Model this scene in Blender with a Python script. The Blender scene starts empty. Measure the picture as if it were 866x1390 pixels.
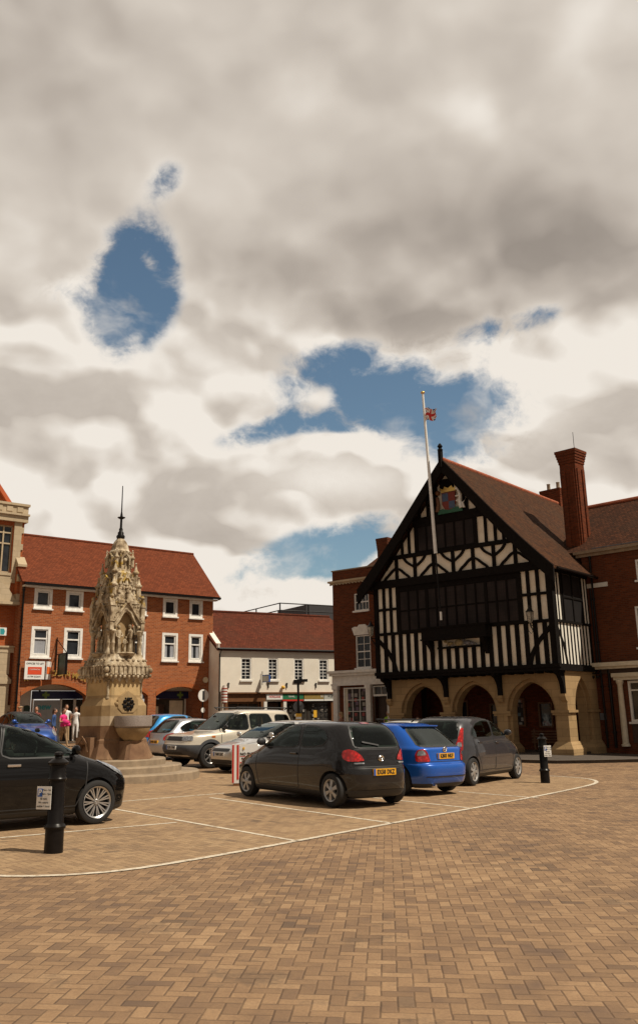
import bpy, bmesh, math, random
from math import sin, cos, pi, radians, sqrt, atan2, degrees, asin, exp
from mathutils import Vector, Matrix, Euler, noise
from mathutils.geometry import delaunay_2d_cdt
from mathutils.bvhtree import BVHTree
random.seed(7)
scene = bpy.context.scene
COL = scene.collection
# ------------------------------------------------------------ camera
TH_, PH_ = math.atan(320/1190.), radians(1.05)
cam = bpy.data.cameras.new('camera'); camo = bpy.data.objects.new('camera', cam); COL.objects.link(camo)
Fv = Vector((0, cos(TH_), sin(TH_))); R0 = Vector((1, 0, 0)); U0 = Vector((0, -sin(TH_), cos(TH_)))
Uv = U0*cos(PH_)+R0*sin(PH_); Rv = R0*cos(PH_)-U0*sin(PH_)
M = Matrix(((Rv.x, Uv.x, -Fv.x), (Rv.y, Uv.y, -Fv.y), (Rv.z, Uv.z, -Fv.z))).to_4x4()
camo.matrix_world = Matrix.Translation((0, 0, 1.60)) @ M
cam.sensor_fit = 'VERTICAL'; cam.sensor_height = 36; cam.lens = 1190/1390*36
cam.shift_y = -45/1390
cam.clip_start = .1; cam.clip_end = 3000
scene.camera = camo
# ------------------------------------------------------------ node maths helper
class X:
    def __init__(s, nt, sock): s.nt, s.s = nt, sock
    def _op(s, op, *a):
        n = s.nt.nodes.new('ShaderNodeMath'); n.operation = op
        s.nt.links.new(s.s, n.inputs[0])
        for i, v in enumerate(a):
            if isinstance(v, X): s.nt.links.new(v.s, n.inputs[i+1])
            else: n.inputs[i+1].default_value = v
        return X(s.nt, n.outputs[0])
    def __add__(s, o): return s._op('ADD', o)
    __radd__ = __add__
    def __sub__(s, o): return s._op('SUBTRACT', o)
    def __rsub__(s, o): return (s*-1)+o
    def __mul__(s, o): return s._op('MULTIPLY', o)
    __rmul__ = __mul__
    def __truediv__(s, o): return s._op('DIVIDE', o)
    def floor(s): return s._op('FLOOR')
    def mod(s, o): return s._op('FLOORED_MODULO', o)
    def mn(s, o): return s._op('MINIMUM', o)
    def mx(s, o): return s._op('MAXIMUM', o)
    def lt(s, o): return s._op('LESS_THAN', o)
    def gt(s, o): return s._op('GREATER_THAN', o)
    def pw(s, o): return s._op('POWER', o)
    def ab(s): return s._op('ABSOLUTE')
    def atan2(s, o): return s._op('ARCTAN2', o)
    def asin(s): return s._op('ARCSINE')
    def exp(s): return s._op('EXPONENT')
    def ss(s, a, b):
        n = s.nt.nodes.new('ShaderNodeMapRange'); n.interpolation_type = 'SMOOTHSTEP'
        s.nt.links.new(s.s, n.inputs[0]); n.inputs[1].default_value = a; n.inputs[2].default_value = b
        return X(s.nt, n.outputs[0])
def xyz(nt, x, y, z=0):
    n = nt.nodes.new('ShaderNodeCombineXYZ')
    for i, v in enumerate((x, y, z)):
        if isinstance(v, X): nt.links.new(v.s, n.inputs[i])
        else: n.inputs[i].default_value = v
    return n.outputs[0]
def sep(nt, sock):
    n = nt.nodes.new('ShaderNodeSeparateXYZ'); nt.links.new(sock, n.inputs[0])
    return [X(nt, n.outputs[i]) for i in range(3)]
def nz(nt, vec, scale, detail=4, rough=.55, lac=2.0, dist=0):
    n = nt.nodes.new('ShaderNodeTexNoise'); n.inputs['Scale'].default_value = scale
    n.inputs['Detail'].default_value = detail; n.inputs['Roughness'].default_value = rough
    n.inputs['Lacunarity'].default_value = lac; n.inputs['Distortion'].default_value = dist
    if vec is not None: nt.links.new(vec, n.inputs['Vector'])
    return X(nt, n.outputs['Fac'])
def mixc(nt, f, a, b):
    n = nt.nodes.new('ShaderNodeMix'); n.data_type = 'RGBA'
    if isinstance(f, X): nt.links.new(f.s, n.inputs[0])
    else: n.inputs[0].default_value = f
    for i, v in ((6, a), (7, b)):
        if isinstance(v, (tuple, list)): n.inputs[i].default_value = (*v[:3], 1)
        else: nt.links.new(v, n.inputs[i])
    return n.outputs[2]
def ramp(nt, f, stops):
    n = nt.nodes.new('ShaderNodeValToRGB'); nt.links.new(f.s, n.inputs[0]); cr = n.color_ramp
    while len(cr.elements) < len(stops): cr.elements.new(.5)
    for e, (p, c) in zip(cr.elements, stops): e.position = p; e.color = (*c, 1)
    return n.outputs[0]
# ------------------------------------------------------------ sky, sun, exposure
SUN_AZ, SUN_EL = radians(112), radians(57)
w = bpy.data.worlds.new('World'); scene.world = w; w.use_nodes = True
nt = w.node_tree; nt.nodes.clear()
out = nt.nodes.new('ShaderNodeOutputWorld'); bg = nt.nodes.new('ShaderNodeBackground'); bg.inputs[1].default_value = .10
sky = nt.nodes.new('ShaderNodeTexSky'); sky.sky_type = 'NISHITA'; sky.sun_disc = False
sky.sun_elevation = SUN_EL; sky.sun_rotation = SUN_AZ; sky.air_density = 1.0; sky.dust_density = .6; sky.ozone_density = 2.0
tc = nt.nodes.new('ShaderNodeTexCoord')
vec = tc.outputs['Generated']
gx, gy, gz = sep(nt, vec)
AZ = gx.atan2(gy)*(180/pi); EL = gz.asin()*(180/pi)
# clouds in direction space, a little compressed vertically
px_, py_, pz_ = gx*1.0, gy*1.0, gz*1.35
w1 = nz(nt, xyz(nt, px_, py_, pz_), 5.0, 4, .55); w2 = nz(nt, xyz(nt, px_+5, py_+2, pz_+9), 5.0, 4, .55)
qx, qz = px_+(w1-.5)*.10, pz_+(w2-.5)*.10
def vor(vec, scale, det=3.0, rough=.55, sm=.35):
    n = nt.nodes.new('ShaderNodeTexVoronoi'); n.feature = 'SMOOTH_F1'; n.inputs['Scale'].default_value = scale
    n.inputs['Detail'].default_value = det; n.inputs['Roughness'].default_value = rough; n.inputs['Smoothness'].default_value = sm
    n.normalize = True
    nt.links.new(vec, n.inputs['Vector']); return X(nt, n.outputs['Distance'])
dv = xyz(nt, qx, py_, qz); dvs = xyz(nt, qx+.010, py_, qz+.022)
puff = 1-vor(dv, 7.0, 1.0, .5)     # cauliflower heads
n1 = nz(nt, dv, 3.6, 7, .60, 2.05); nb = nz(nt, dv, 11.0, 5, .66, 2.1)
ms = nz(nt, dv, 6.5, 2.5, .5); mss = nz(nt, xyz(nt, qx+.012, py_, qz+.032), 6.5, 2.5, .5)
n2 = nz(nt, xyz(nt, px_+4.2, py_+1, pz_+1.3), 2.0, 3, .5)
def blob(a, e, ra, re, rot=0, amt=1.0):
    dx = AZ-a; dy = EL-e
    if rot:
        c, s = cos(radians(rot)), sin(radians(rot))
        dx, dy = dx*c+dy*s, dy*c-dx*s
    q = (dx*dx)*(1/ra**2)+(dy*dy)*(1/re**2)
    return (q*-1).exp()*amt
hole = blob(-12.9, 27.2, 2.5, 3.3, -14, 1.45)+blob(-14.3, 24.6, 1.4, 1.8, 0, .65)+blob(-10.9, 33.6, 1.5, 1.0, 30, .50)+blob(6.0, 19.6, 7.0, 3.0, -4, 1.45)+blob(-4.2, 18.0, 2.6, .8, 14, .62)+blob(9.2, 17.4, 2.6, 3.0, -25, .9) \
    + blob(-1.5, 9.0, 5.0, 1.8, 12, 1.1)+blob(2.6, 11.0, 3.8, 1.8, 25, 1.1)+blob(-17.5, 26.3, 2.0, 1.0, 0, .5)+blob(12.8, 24.0, 4.2, 1.0, 8, .75)+blob(2.5, 22.8, 3.5, 1.0, 0, .5)
fill = blob(.6, 20.3, 1.9, 1.2, 20, .62)+blob(2.2, 17.2, 3.2, .9, 0, .95)+blob(-11.9, 28.4, .7, 1.1, 30, .75)+blob(-1.8, 8.1, 2.2, .8, 0, .7)+blob(4.6, 14.2, 5.6, 1.3, 0, .8)
hf = hole-fill
pe = hf.ss(.0, .45)
Hh = hf+(n1-.5)*(.2+pe*5.6)+(nb-.5)*(pe*2.2)+(.55-puff)*(pe*.9)
clear = Hh.ss(.24, 1.10)*(1-nz(nt, xyz(nt, qx, py_, qz), 8.0, 5, .6).ss(.50, .68)*.45)
edge = Hh.ss(-.35, .38)*(1-Hh.ss(.5, .85)*.35)*pe
low = 1-EL.ss(19, 33)*.80        # crisp cumulus low down, smooth stratus overhead
belly = blob(14.5, 29.5, 11, 4.6, -14, 1.0)+blob(3, 25.6, 8, 2.2, -8, .6)+blob(-19, 40, 7, 4.5, 0, .4)+blob(-6, 11.6, 7, 1.6, 0, .12)
shine = blob(11.8, 37, 3.2, 1.5, -20, 1.1)+blob(-.5, 39.5, 3.0, 2.4, 0, .38)+blob(20.5, 40.5, 3.4, 1.8, 35, .9)+blob(-8, 22.5, 7, 2.6, 0, .5)+blob(2.2, 15.0, 7.0, 1.7, -4, 1.0)+blob(14.6, 19.4, 3.2, 3.5, 40, .9)+blob(-1, 5.6, 8, 1.2, 0, .7)+blob(-15.5, 14, 6, 4, 0, .5)
shade = ((ms-mss)*4.2*low).mx(-.20)
B = shade+(puff-.5)*.22*low+(n2-.5)*(.42-low*.26)+(n1-.5)*(.16+low*.44)+(nb-.5)*.20*low+(w1-.5)*.10+edge*.20+shine*.29-belly*.26+.675+low*.035
ccol = ramp(nt, B, [(.0, (.24, .205, .178)), (.25, (.36, .312, .270)), (.50, (.53, .465, .402)), (.75, (.73, .655, .572)), (1.0, (.97, .90, .81))])
away = (AZ.ab().ss(35, 70)).mx(EL.ss(46, 62))      # unseen sky overhead, aside and behind, dimmed on purpose to cut ambient light
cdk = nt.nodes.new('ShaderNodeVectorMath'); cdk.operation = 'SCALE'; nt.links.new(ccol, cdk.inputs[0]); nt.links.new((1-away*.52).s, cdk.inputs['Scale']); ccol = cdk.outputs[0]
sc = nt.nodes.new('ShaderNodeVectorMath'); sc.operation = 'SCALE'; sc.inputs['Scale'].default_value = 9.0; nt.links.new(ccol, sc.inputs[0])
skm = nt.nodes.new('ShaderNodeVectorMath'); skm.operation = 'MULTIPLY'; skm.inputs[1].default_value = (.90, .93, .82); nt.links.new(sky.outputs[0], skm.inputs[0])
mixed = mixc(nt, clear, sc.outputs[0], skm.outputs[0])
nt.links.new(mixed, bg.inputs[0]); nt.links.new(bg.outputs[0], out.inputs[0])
w.cycles.sampling_method = 'MANUAL'; w.cycles.sample_map_resolution = 512
sl = bpy.data.lights.new('sun', 'SUN'); sl.energy = 4.7; sl.angle = radians(.5); sl.color = (1.0, .90, .74)
so = bpy.data.objects.new('sun', sl); COL.objects.link(so)
sd = Vector((sin(SUN_AZ)*cos(SUN_EL), cos(SUN_AZ)*cos(SUN_EL), sin(SUN_EL)))
so.rotation_euler = sd.to_track_quat('Z', 'Y').to_euler(); so.location = (30, -10, 50)
vs = scene.view_settings; vs.view_transform = 'Standard'; vs.look = 'None'; vs.exposure = 0.0; vs.gamma = 1; vs.use_curve_mapping = False
# ------------------------------------------------------------ materials
MATS = {}
def newmat(name):
    m = bpy.data.materials.new(name); m.use_nodes = True; nt = m.node_tree
    b = nt.nodes['Principled BSDF']; MATS[name] = m
    tc = nt.nodes.new('ShaderNodeTexCoord')
    return m, nt, b, tc.outputs['Object']
def bump(nt, b, h, strength=.4, dist=.01):
    n = nt.nodes.new('ShaderNodeBump'); n.inputs['Strength'].default_value = strength; n.inputs['Distance'].default_value = dist
    nt.links.new(h.s if isinstance(h, X) else h, n.inputs['Height']); nt.links.new(n.outputs[0], b.inputs['Normal'])
def plain(name, col, rough=.6, metal=0, var=.12, scale=6, bmp=0, spec=.5, coat=0, dirt=None):
    m, nt, b, P = newmat(name)
    n = nz(nt, P, scale, 5, .6)
    c1 = tuple(c*(1-var) for c in col); c2 = tuple(min(1, c*(1+var)) for c in col)
    c = ramp(nt, n, [(.3, c1), (.7, c2)])
    if dirt: c = mixc(nt, nz(nt, P, .9, 6, .65).ss(.45, .75)*dirt[1], c, dirt[0])
    nt.links.new(c, b.inputs['Base Color'])
    b.inputs['Roughness'].default_value = rough; b.inputs['Metallic'].default_value = metal
    b.inputs['Specular IOR Level'].default_value = spec
    if coat: b.inputs['Coat Weight'].default_value = coat; b.inputs['Coat Roughness'].default_value = .04
    if bmp: bump(nt, b, nz(nt, P, 60, 4), bmp, .004)
    return m
def brick(name, c1, c2, mortar, bw=.225, bh=.075, rough=.9, u='xy', big=.25, vdir=1.0, ms=.01, bs=.5, dark=(.1, .05, .03), sq=.5):
    m, nt, b, P = newmat(name); x, y, z = sep(nt, P)
    U = x+y if u == 'xy' else (x if u == 'x' else y)
    wob = (nz(nt, P, 3, 2)-.5)*.012
    v = xyz(nt, U, z*vdir+wob, 0)
    t = nt.nodes.new('ShaderNodeTexBrick'); nt.links.new(v, t.inputs['Vector'])
    t.offset = sq; t.inputs['Scale'].default_value = 1; t.inputs['Mortar Size'].default_value = ms; t.inputs['Mortar Smooth'].default_value = .3
    t.inputs['Brick Width'].default_value = bw; t.inputs['Row Height'].default_value = bh; t.inputs['Bias'].default_value = 0
    t.inputs['Color1'].default_value = (*c1, 1); t.inputs['Color2'].default_value = (*c2, 1); t.inputs['Mortar'].default_value = (*mortar, 1)
    c = mixc(nt, nz(nt, P, .55, 6, .62).ss(.38, .75)*big, t.outputs['Color'], dark)
    c = mixc(nt, nz(nt, P, 5, 3, .6).ss(.5, .8)*.25, c, tuple(min(1, q*1.5) for q in c2))
    nt.links.new(c, b.inputs['Base Color']); b.inputs['Roughness'].default_value = rough; b.inputs['Specular IOR Level'].default_value = .1
    h = X(nt, t.outputs['Fac'])*-1+nz(nt, P, 25, 3)*.5
    bump(nt, b, h, bs, .012)
    return m
brick('brick_orange', (.42, .128, .044), (.26, .072, .026), (.36, .21, .125), big=.22, dark=(.20, .05, .02))
brick('brick_orange_band', (.43, .12, .036), (.36, .095, .03), (.3, .14, .07), bw=.075, bh=.225, sq=0, big=.1)
brick('brick_red', (.165, .042, .016), (.095, .024, .011), (.11, .06, .036), big=.35)
brick('brick_chimney', (.20, .046, .017), (.11, .026, .011), (.10, .05, .03), big=.25)
brick('brick_bank', (.42, .105, .030), (.33, .075, .022), (.34, .15, .08), big=.15, dark=(.2, .05, .02))
brick('tiles_orange', (.20, .054, .024), (.13, .036, .017), (.07, .02, .010), bw=.17, bh=.085, u='x', ms=.007, big=.35, dark=(.13, .04, .022), bs=.8)
brick('tiles_red', (.135, .036, .019), (.082, .023, .013), (.045, .015, .010), bw=.17, bh=.085, u='x', ms=.007, big=.45, dark=(.08, .035, .022), bs=.8)
brick('tiles_brown', (.098, .040, .018), (.050, .022, .012), (.022, .012, .008), bw=.17, bh=.10, u='y', ms=.009, big=.5, dark=(.05, .032, .02), bs=1.0)
brick('tiles_brown_x', (.095, .036, .018), (.050, .021, .012), (.02, .011, .008), bw=.17, bh=.10, u='x', ms=.009, big=.5, dark=(.045, .028, .018), bs=1.0)
brick('stone_ochre', (.43, .290, .150), (.345, .232, .120), (.25, .17, .09), bw=.62, bh=.30, ms=.008, big=.45, dark=(.13, .08, .037), bs=.3)
brick('stone_pale', (.52, .42, .29), (.46, .37, .25), (.35, .28, .19), bw=.5, bh=.28, ms=.006, big=.4, dark=(.28, .21, .14), bs=.3)
plain('white_paint', (.74, .71, .65), .5, dirt=((.45, .40, .33), .35))
plain('white_gloss', (.80, .78, .74), .35)
plain('cream_render', (.80, .74, .64), .9, var=.04, scale=2, bmp=.3, dirt=((.58, .49, .38), .3))
plain('cream_infill', (.86, .77, .63), .9, var=.05, scale=2.5, bmp=.4, dirt=((.62, .50, .36), .5))
plain('white_infill', (.78, .74, .65), .85, var=.05, scale=2.5, bmp=.3)
plain('timber_black', (.008, .006, .005), .8, var=.35, scale=9, bmp=.6, spec=.12)
plain('timber_brown', (.05, .024, .013), .6, var=.3, scale=9, bmp=.4)
plain('iron_black', (.007, .0055, .005), .34, var=.3, scale=12, spec=.22)
plain('dark_grey', (.04, .04, .045), .6)
plain('dark_interior', (.012, .010, .009), .9)
plain('lead_grey', (.14, .14, .15), .6)
plain('gold_leaf', (.75, .48, .13), .35, metal=.7)
plain('green_board', (.02, .05, .025), .5)
plain('sign_white', (.78, .77, .74), .45, var=.03)
plain('sign_red', (.55, .03, .02), .45, var=.05)
plain('sign_orange', (.80, .16, .03), .45, var=.05)
plain('sign_blue', (.02, .10, .42), .45, var=.05)
plain('sign_black', (.02, .02, .02), .5, var=.05)
plain('sign_green', (.02, .16, .07), .5, var=.05)
plain('sign_navy', (.010, .014, .075), .4, var=.1)
plain('sign_teal', (.03, .30, .33), .5, var=.05)
plain('sign_yellow', (.75, .42, .03), .5, var=.05)
plain('sign_magenta', (.42, .03, .20), .5, var=.1)
plain('brown_wood', (.16, .065, .022), .55, var=.2, dirt=((.08, .03, .012), .4))
plain('stone_step', (.30, .225, .15), .85, var=.2, scale=5, bmp=.5, dirt=((.15, .11, .075), .6))
plain('granite', (.27, .225, .20), .7, var=.3, scale=30, bmp=.4, dirt=((.14, .11, .09), .5))
plain('tyre', (.016, .015, .015), .8, var=.15, bmp=.3)
plain('alloy', (.50, .49, .48), .28, metal=.8, var=.06)
plain('hubcap', (.42, .41, .40), .35, metal=.5, var=.06)
plain('black_plastic', (.022, .022, .024), .55)
plain('grey_plastic', (.055, .058, .066), .6)
plain('chrome', (.75, .75, .75), .12, metal=1, var=.03)
plain('plate_yellow', (.80, .40, .015), .45, var=.04)
plain('plate_white', (.70, .68, .64), .45, var=.04)
plain('skin', (.52, .27, .17), .6, var=.05)
plain('hair_brown', (.06, .03, .018), .6, var=.3)
plain('hair_blond', (.32, .19, .09), .6, var=.3)
plain('hair_grey', (.25, .21, .18), .6, var=.2)
plain('cloth_pink', (.72, .03, .20), .8); plain('cloth_white', (.78, .77, .75), .8); plain('cloth_blue', (.03, .07, .20), .8)
plain('cloth_black', (.02, .02, .022), .8); plain('cloth_green', (.02, .30, .03), .8); plain('cloth_lime', (.35, .55, .02), .8)
plain('skin_top', (.30, .13, .08), .8); plain('cloth_tan', (.30, .20, .11), .8); plain('cloth_red', (.38, .04, .03), .8); plain('cloth_maroon', (.20, .04, .03), .8)
def stone_fountain():
    m, nt, b, P = newmat('stone_fountain'); x, y, z = sep(nt, P)
    base = ramp(nt, nz(nt, P, 4.2, 9, .7), [(.34, (.12, .085, .055)), (.44, (.31, .235, .15)), (.54, (.50, .41, .285)), (.66, (.66, .58, .45))])
    soot = nz(nt, xyz(nt, x*7, y*7, z*2.4), 1.0, 7, .68).ss(.49, .66)*.62
    c = mixc(nt, soot, base, (.10, .068, .042))
    lich = nz(nt, P, 3.4, 5, .7).ss(.53, .62)*z.ss(4.2, 4.9)*(1-z.ss(5.7, 6.1))*.85
    c = mixc(nt, lich, c, (.46, .30, .045))
    v = nt.nodes.new('ShaderNodeTexVoronoi'); v.inputs['Scale'].default_value = 16; nt.links.new(P, v.inputs['Vector'])
    nt.links.new(c, b.inputs['Base Color']); b.inputs['Roughness'].default_value = .92; b.inputs['Specular IOR Level'].default_value = .2
    bump(nt, b, nz(nt, P, 14, 8, .7)+X(nt, v.outputs[0])*.3, .6, .015)
    return m
stone_fountain()
def banded(name, c1, c2, c3):
    m, nt, b, P = newmat(name)
    c = ramp(nt, nz(nt, P, 1.7, 8, .6), [(.3, c1), (.5, c2), (.75, c3)])
    x, y, z = sep(nt, P)
    st = nz(nt, xyz(nt, x*6, y*6, z*.9), 1.0, 5, .6).ss(.52, .75)*.5
    c = mixc(nt, st, c, tuple(q*.35 for q in c2))
    nt.links.new(c, b.inputs['Base Color']); b.inputs['Roughness'].default_value = .9; b.inputs['Specular IOR Level'].default_value = .2
    bump(nt, b, nz(nt, P, 22, 6, .7), .5, .012)
banded('stone_shaft', (.34, .235, .11), (.50, .355, .18), (.58, .43, .24))
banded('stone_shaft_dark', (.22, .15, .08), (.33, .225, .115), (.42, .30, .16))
banded('stone_band', (.36, .28, .19), (.45, .355, .245), (.52, .42, .30))
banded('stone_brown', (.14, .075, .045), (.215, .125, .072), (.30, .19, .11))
def window_glass(name, tint=(.015, .017, .02), rough=.06, panes=None, lead=None):
    m, nt, b, P = newmat(name)
    c = ramp(nt, nz(nt, P, 1.3, 3, .5), [(.35, tint), (.7, tuple(q*2.4 for q in tint))])
    if lead:
        x, y, z = sep(nt, P); U = x+y
        g = ((U/lead[0]).mod(1.0)-.5).ab().gt(.5-lead[2]/lead[0]).mx(((z/lead[1]).mod(1.0)-.5).ab().gt(.5-lead[2]/lead[1]))
        c = mixc(nt, g*.6, c, (.012, .010, .009))
    nt.links.new(c, b.inputs['Base Color']); b.inputs['Roughness'].default_value = rough
    b.inputs['Specular IOR Level'].default_value = .15 if lead else .45
    bump(nt, b, nz(nt, P, 2.5, 2), .25, .02)
    return m
window_glass('glass_dark')
window_glass('glass_leaded', (.016, .011, .010), .5, lead=(.11, .15, .008))
window_glass('glass_leaded_dark', (.006, .005, .005), .6)
window_glass('glass_shop', (.03, .026, .022), .12)
def carglass(name, tint):
    m, nt, b, P = newmat(name); nt.nodes.remove(b)
    o = [n for n in nt.nodes if n.type == 'OUTPUT_MATERIAL'][0]
    t = nt.nodes.new('ShaderNodeBsdfTransparent'); t.inputs[0].default_value = (*tint, 1)
    gl = nt.nodes.new('ShaderNodeBsdfGlossy'); gl.inputs['Roughness'].default_value = .02; gl.inputs['Color'].default_value = (.85, .95, .92, 1)
    fr = nt.nodes.new('ShaderNodeFresnel'); fr.inputs[0].default_value = 1.55
    mx = nt.nodes.new('ShaderNodeMixShader'); nt.links.new((X(nt, fr.outputs[0])*1.0).mn(1.0).s, mx.inputs[0]); nt.links.new(t.outputs[0], mx.inputs[1]); nt.links.new(gl.outputs[0], mx.inputs[2])
    nt.links.new(mx.outputs[0], o.inputs[0])
carglass('car_glass', (.46, .56, .50)); plain('seat_cloth', (.035, .033, .032), .9, var=.2)
def paint(name, col, metal=.5, flake=.2, rough=.32, coat=1.0, spec=.5):
    m, nt, b, P = newmat(name)
    x, y, z = sep(nt, P)
    n = nz(nt, P, 400, 2)
    c = ramp(nt, n, [(.3, tuple(q*(1-flake) for q in col)), (.7, tuple(min(1, q*(1+flake)) for q in col))])
    dust = (1-z.ss(.2, .75))*nz(nt, P, 5, 5, .6).ss(.3, .8)*.05
    c = mixc(nt, dust, c, (.20, .16, .12))
    nt.links.new(c, b.inputs['Base Color']); b.inputs['Metallic'].default_value = metal; b.inputs['Roughness'].default_value = rough
    b.inputs['Specular IOR Level'].default_value = spec; b.inputs['Coat Weight'].default_value = coat; b.inputs['Coat Roughness'].default_value = .03
paint('paint_black', (.0025, .002, .002), .0, rough=.5, coat=.8, spec=.05); paint('paint_charcoal', (.011, .010, .0105), .0, rough=.25, coat=1.0, spec=.15)
paint('paint_blue', (.006, .095, .46), .15, spec=.3); paint('paint_beetle', (.008, .06, .28), .35); paint('paint_grey', (.040, .041, .048), .2, coat=1.0, spec=.3)
paint('paint_silver', (.50, .51, .54), .75); paint('paint_gold', (.70, .63, .52), .3); paint('paint_white', (.78, .77, .74), 0, .03)
paint('paint_cyan', (.02, .25, .60), .3); paint('paint_dark', (.03, .035, .035), .3); paint('paint_silverfocus', (.60, .59, .57), .6)
def lamp(name, c, rough=.15, scale=18):
    m, nt, b, P = newmat(name)
    v = nt.nodes.new('ShaderNodeTexVoronoi'); v.inputs['Scale'].default_value = scale; nt.links.new(P, v.inputs['Vector'])
    cc = ramp(nt, X(nt, v.outputs[0]), [(0, tuple(min(1, q*1.5) for q in c)), (.6, tuple(q*.6 for q in c))])
    nt.links.new(cc, b.inputs['Base Color']); b.inputs['Roughness'].default_value = rough; b.inputs['Coat Weight'].default_value = 1
lamp('lamp_red', (.50, .012, .010)); lamp('lamp_clear', (.26, .27, .29)); lamp('lamp_orange', (.75, .20, .02)); lamp('lantern_glass', (.35, .33, .28))
def goods(name, cols, s):
    m, nt, b, P = newmat(name); x, y, z = sep(nt, P)
    v = nt.nodes.new('ShaderNodeTexVoronoi'); v.distance = 'CHEBYCHEV'; v.inputs['Scale'].default_value = s; v.inputs['Randomness'].default_value = .55
    nt.links.new(xyz(nt, x+y, z, 0), v.inputs['Vector'])
    r = sep(nt, v.outputs['Color'])[0]
    n = len(cols); c = ramp(nt, r, [(i/n, q) for i, q in enumerate(cols)])
    n_ = [nn for nn in nt.nodes if nn.type == 'VALTORGB'][0]; n_.color_ramp.interpolation = 'CONSTANT'
    e = X(nt, v.outputs['Distance']).gt(.36/1)
    c = mixc(nt, e, c, (.02, .015, .012))
    nt.links.new(c, b.inputs['Base Color']); b.inputs['Roughness'].default_value = .6
goods('goods_toys', [(.10, .08, .07), (.30, .06, .05), (.05, .04, .035), (.32, .28, .24), (.06, .12, .08), (.14, .10, .14)], 4.5)
goods('goods_cards', [(.24, .21, .18), (.05, .04, .035), (.14, .12, .10), (.08, .07, .06), (.30, .27, .23), (.10, .085, .07)], 6)
goods('goods_posters', [(.40, .36, .32), (.18, .12, .10), (.30, .14, .12), (.12, .16, .18), (.45, .42, .38)], 5)
# herringbone paving
def paving(name, rot, unit, cols, joint, tint, rough=.8, stain=.55):
    m, nt, b, P = newmat(name); x, y, z = sep(nt, P)
    c, s = cos(radians(rot))/unit, sin(radians(rot))/unit
    wx = (nz(nt, P, 4, 2)-.5)*.12
    u = x*c+y*s+wx; v = y*c-x*s+wx
    i = u.floor(); j = v.floor(); k = (i-j).mod(4)
    k1 = (k-1).ab().lt(.5); k2 = (k-2).ab().lt(.5); k3 = k.gt(2.5)
    idx = i-k1; idy = j-k2; vert = k2.mx(k3)
    fu = u-idx; fv = v-idy                      # inside block coordinates (long side 2)
    lu = 2-vert; lv = vert+1
    d = fu.mn(lu-fu).mn(fv).mn(lv-fv)
    wn = nt.nodes.new('ShaderNodeTexWhiteNoise'); wn.noise_dimensions = '2D'; nt.links.new(xyz(nt, idx+.37, idy+.11, 0), wn.inputs['Vector'])
    r = X(nt, wn.outputs['Value'])
    big = nz(nt, P, .55, 5, .6); mid = nz(nt, P, 2.2, 6, .68)
    base = ramp(nt, (r*.52+(big-.5)*1.1+(mid-.5)*.7+.22), [(0, cols[0]), (.3, cols[1]), (.6, cols[2]), (.9, cols[3])])
    fine = nz(nt, P, 55, 4, .7)
    base = mixc(nt, fine.ss(.35, .7)*.35, base, tuple(q*.55 for q in cols[1]))
    st = nz(nt, P, 1.1, 8, .72).ss(.54, .66)*stain
    base = mixc(nt, st, base, (.075, .052, .038))
    r2 = sep(nt, wn.outputs['Color'])[1]
    base = mixc(nt, r2.gt(.93)*.55*nz(nt, P, .5, 2).ss(.45, .6), base, (.07, .05, .04))
    sp = nz(nt, P, 7, 4, .6).ss(.68, .75)*.6
    base = mixc(nt, sp, base, (.09, .06, .04))
    jn = 1-d.ss(.015, .07)
    c_ = mixc(nt, jn*(.30+nz(nt, P, 3, 4, .6).ss(.35, .6)*.45), base, joint)
    nt.links.new(c_, b.inputs['Base Color']); b.inputs['Roughness'].default_value = rough; b.inputs['Specular IOR Level'].default_value = .3
    bump(nt, b, d.ss(0, .12)+fine*.35+r*.25, .7, .008)
paving('paving_main', -4, .098, [(.140, .090, .062), (.218, .134, .076), (.300, .186, .102), (.385, .248, .138)], (.085, .053, .034), 1)
paving('paving_bays', 41, .10, [(.20, .132, .080), (.285, .184, .104), (.35, .230, .128), (.41, .278, .158)], (.14, .092, .055), 1, stain=.35)
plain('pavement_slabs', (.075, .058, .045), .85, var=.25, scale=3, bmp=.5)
plain('kerb_stone', (.16, .125, .095), .8, var=.2, scale=6, bmp=.4)
def roadpaint():
    m, nt, b, P = newmat('road_paint')
    w_ = (nz(nt, P, 14, 6, .7).ss(.46, .66)*.8+nz(nt, P, 1.3, 4, .6).ss(.5, .7)*.4).mn(.92)
    c = mixc(nt, w_, (.62, .55, .44), (.27, .185, .11))
    nt.links.new(c, b.inputs['Base Color']); b.inputs['Roughness'].default_value = .8
roadpaint()
plain('cream_paint', (.66, .58, .44), .5, dirt=((.4, .33, .22), .3))
plain('shield_blue', (.06, .09, .16), .5); plain('arms_green', (.015, .10, .05), .5)
plain('sign_olive', (.28, .19, .05), .5, var=.1); plain('sign_pale', (.42, .42, .38), .5, var=.05)
plain('stripe_red', (.35, .07, .04), .5); plain('cross_green', (.16, .26, .06), .5); plain('poster_grey', (.36, .37, .37), .5)
plain('sign_cream', (.62, .52, .36), .5); plain('sign_orange_red', (.66, .07, .02), .5, var=.04); plain('tile_bright', (.48, .10, .025), .8)
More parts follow.
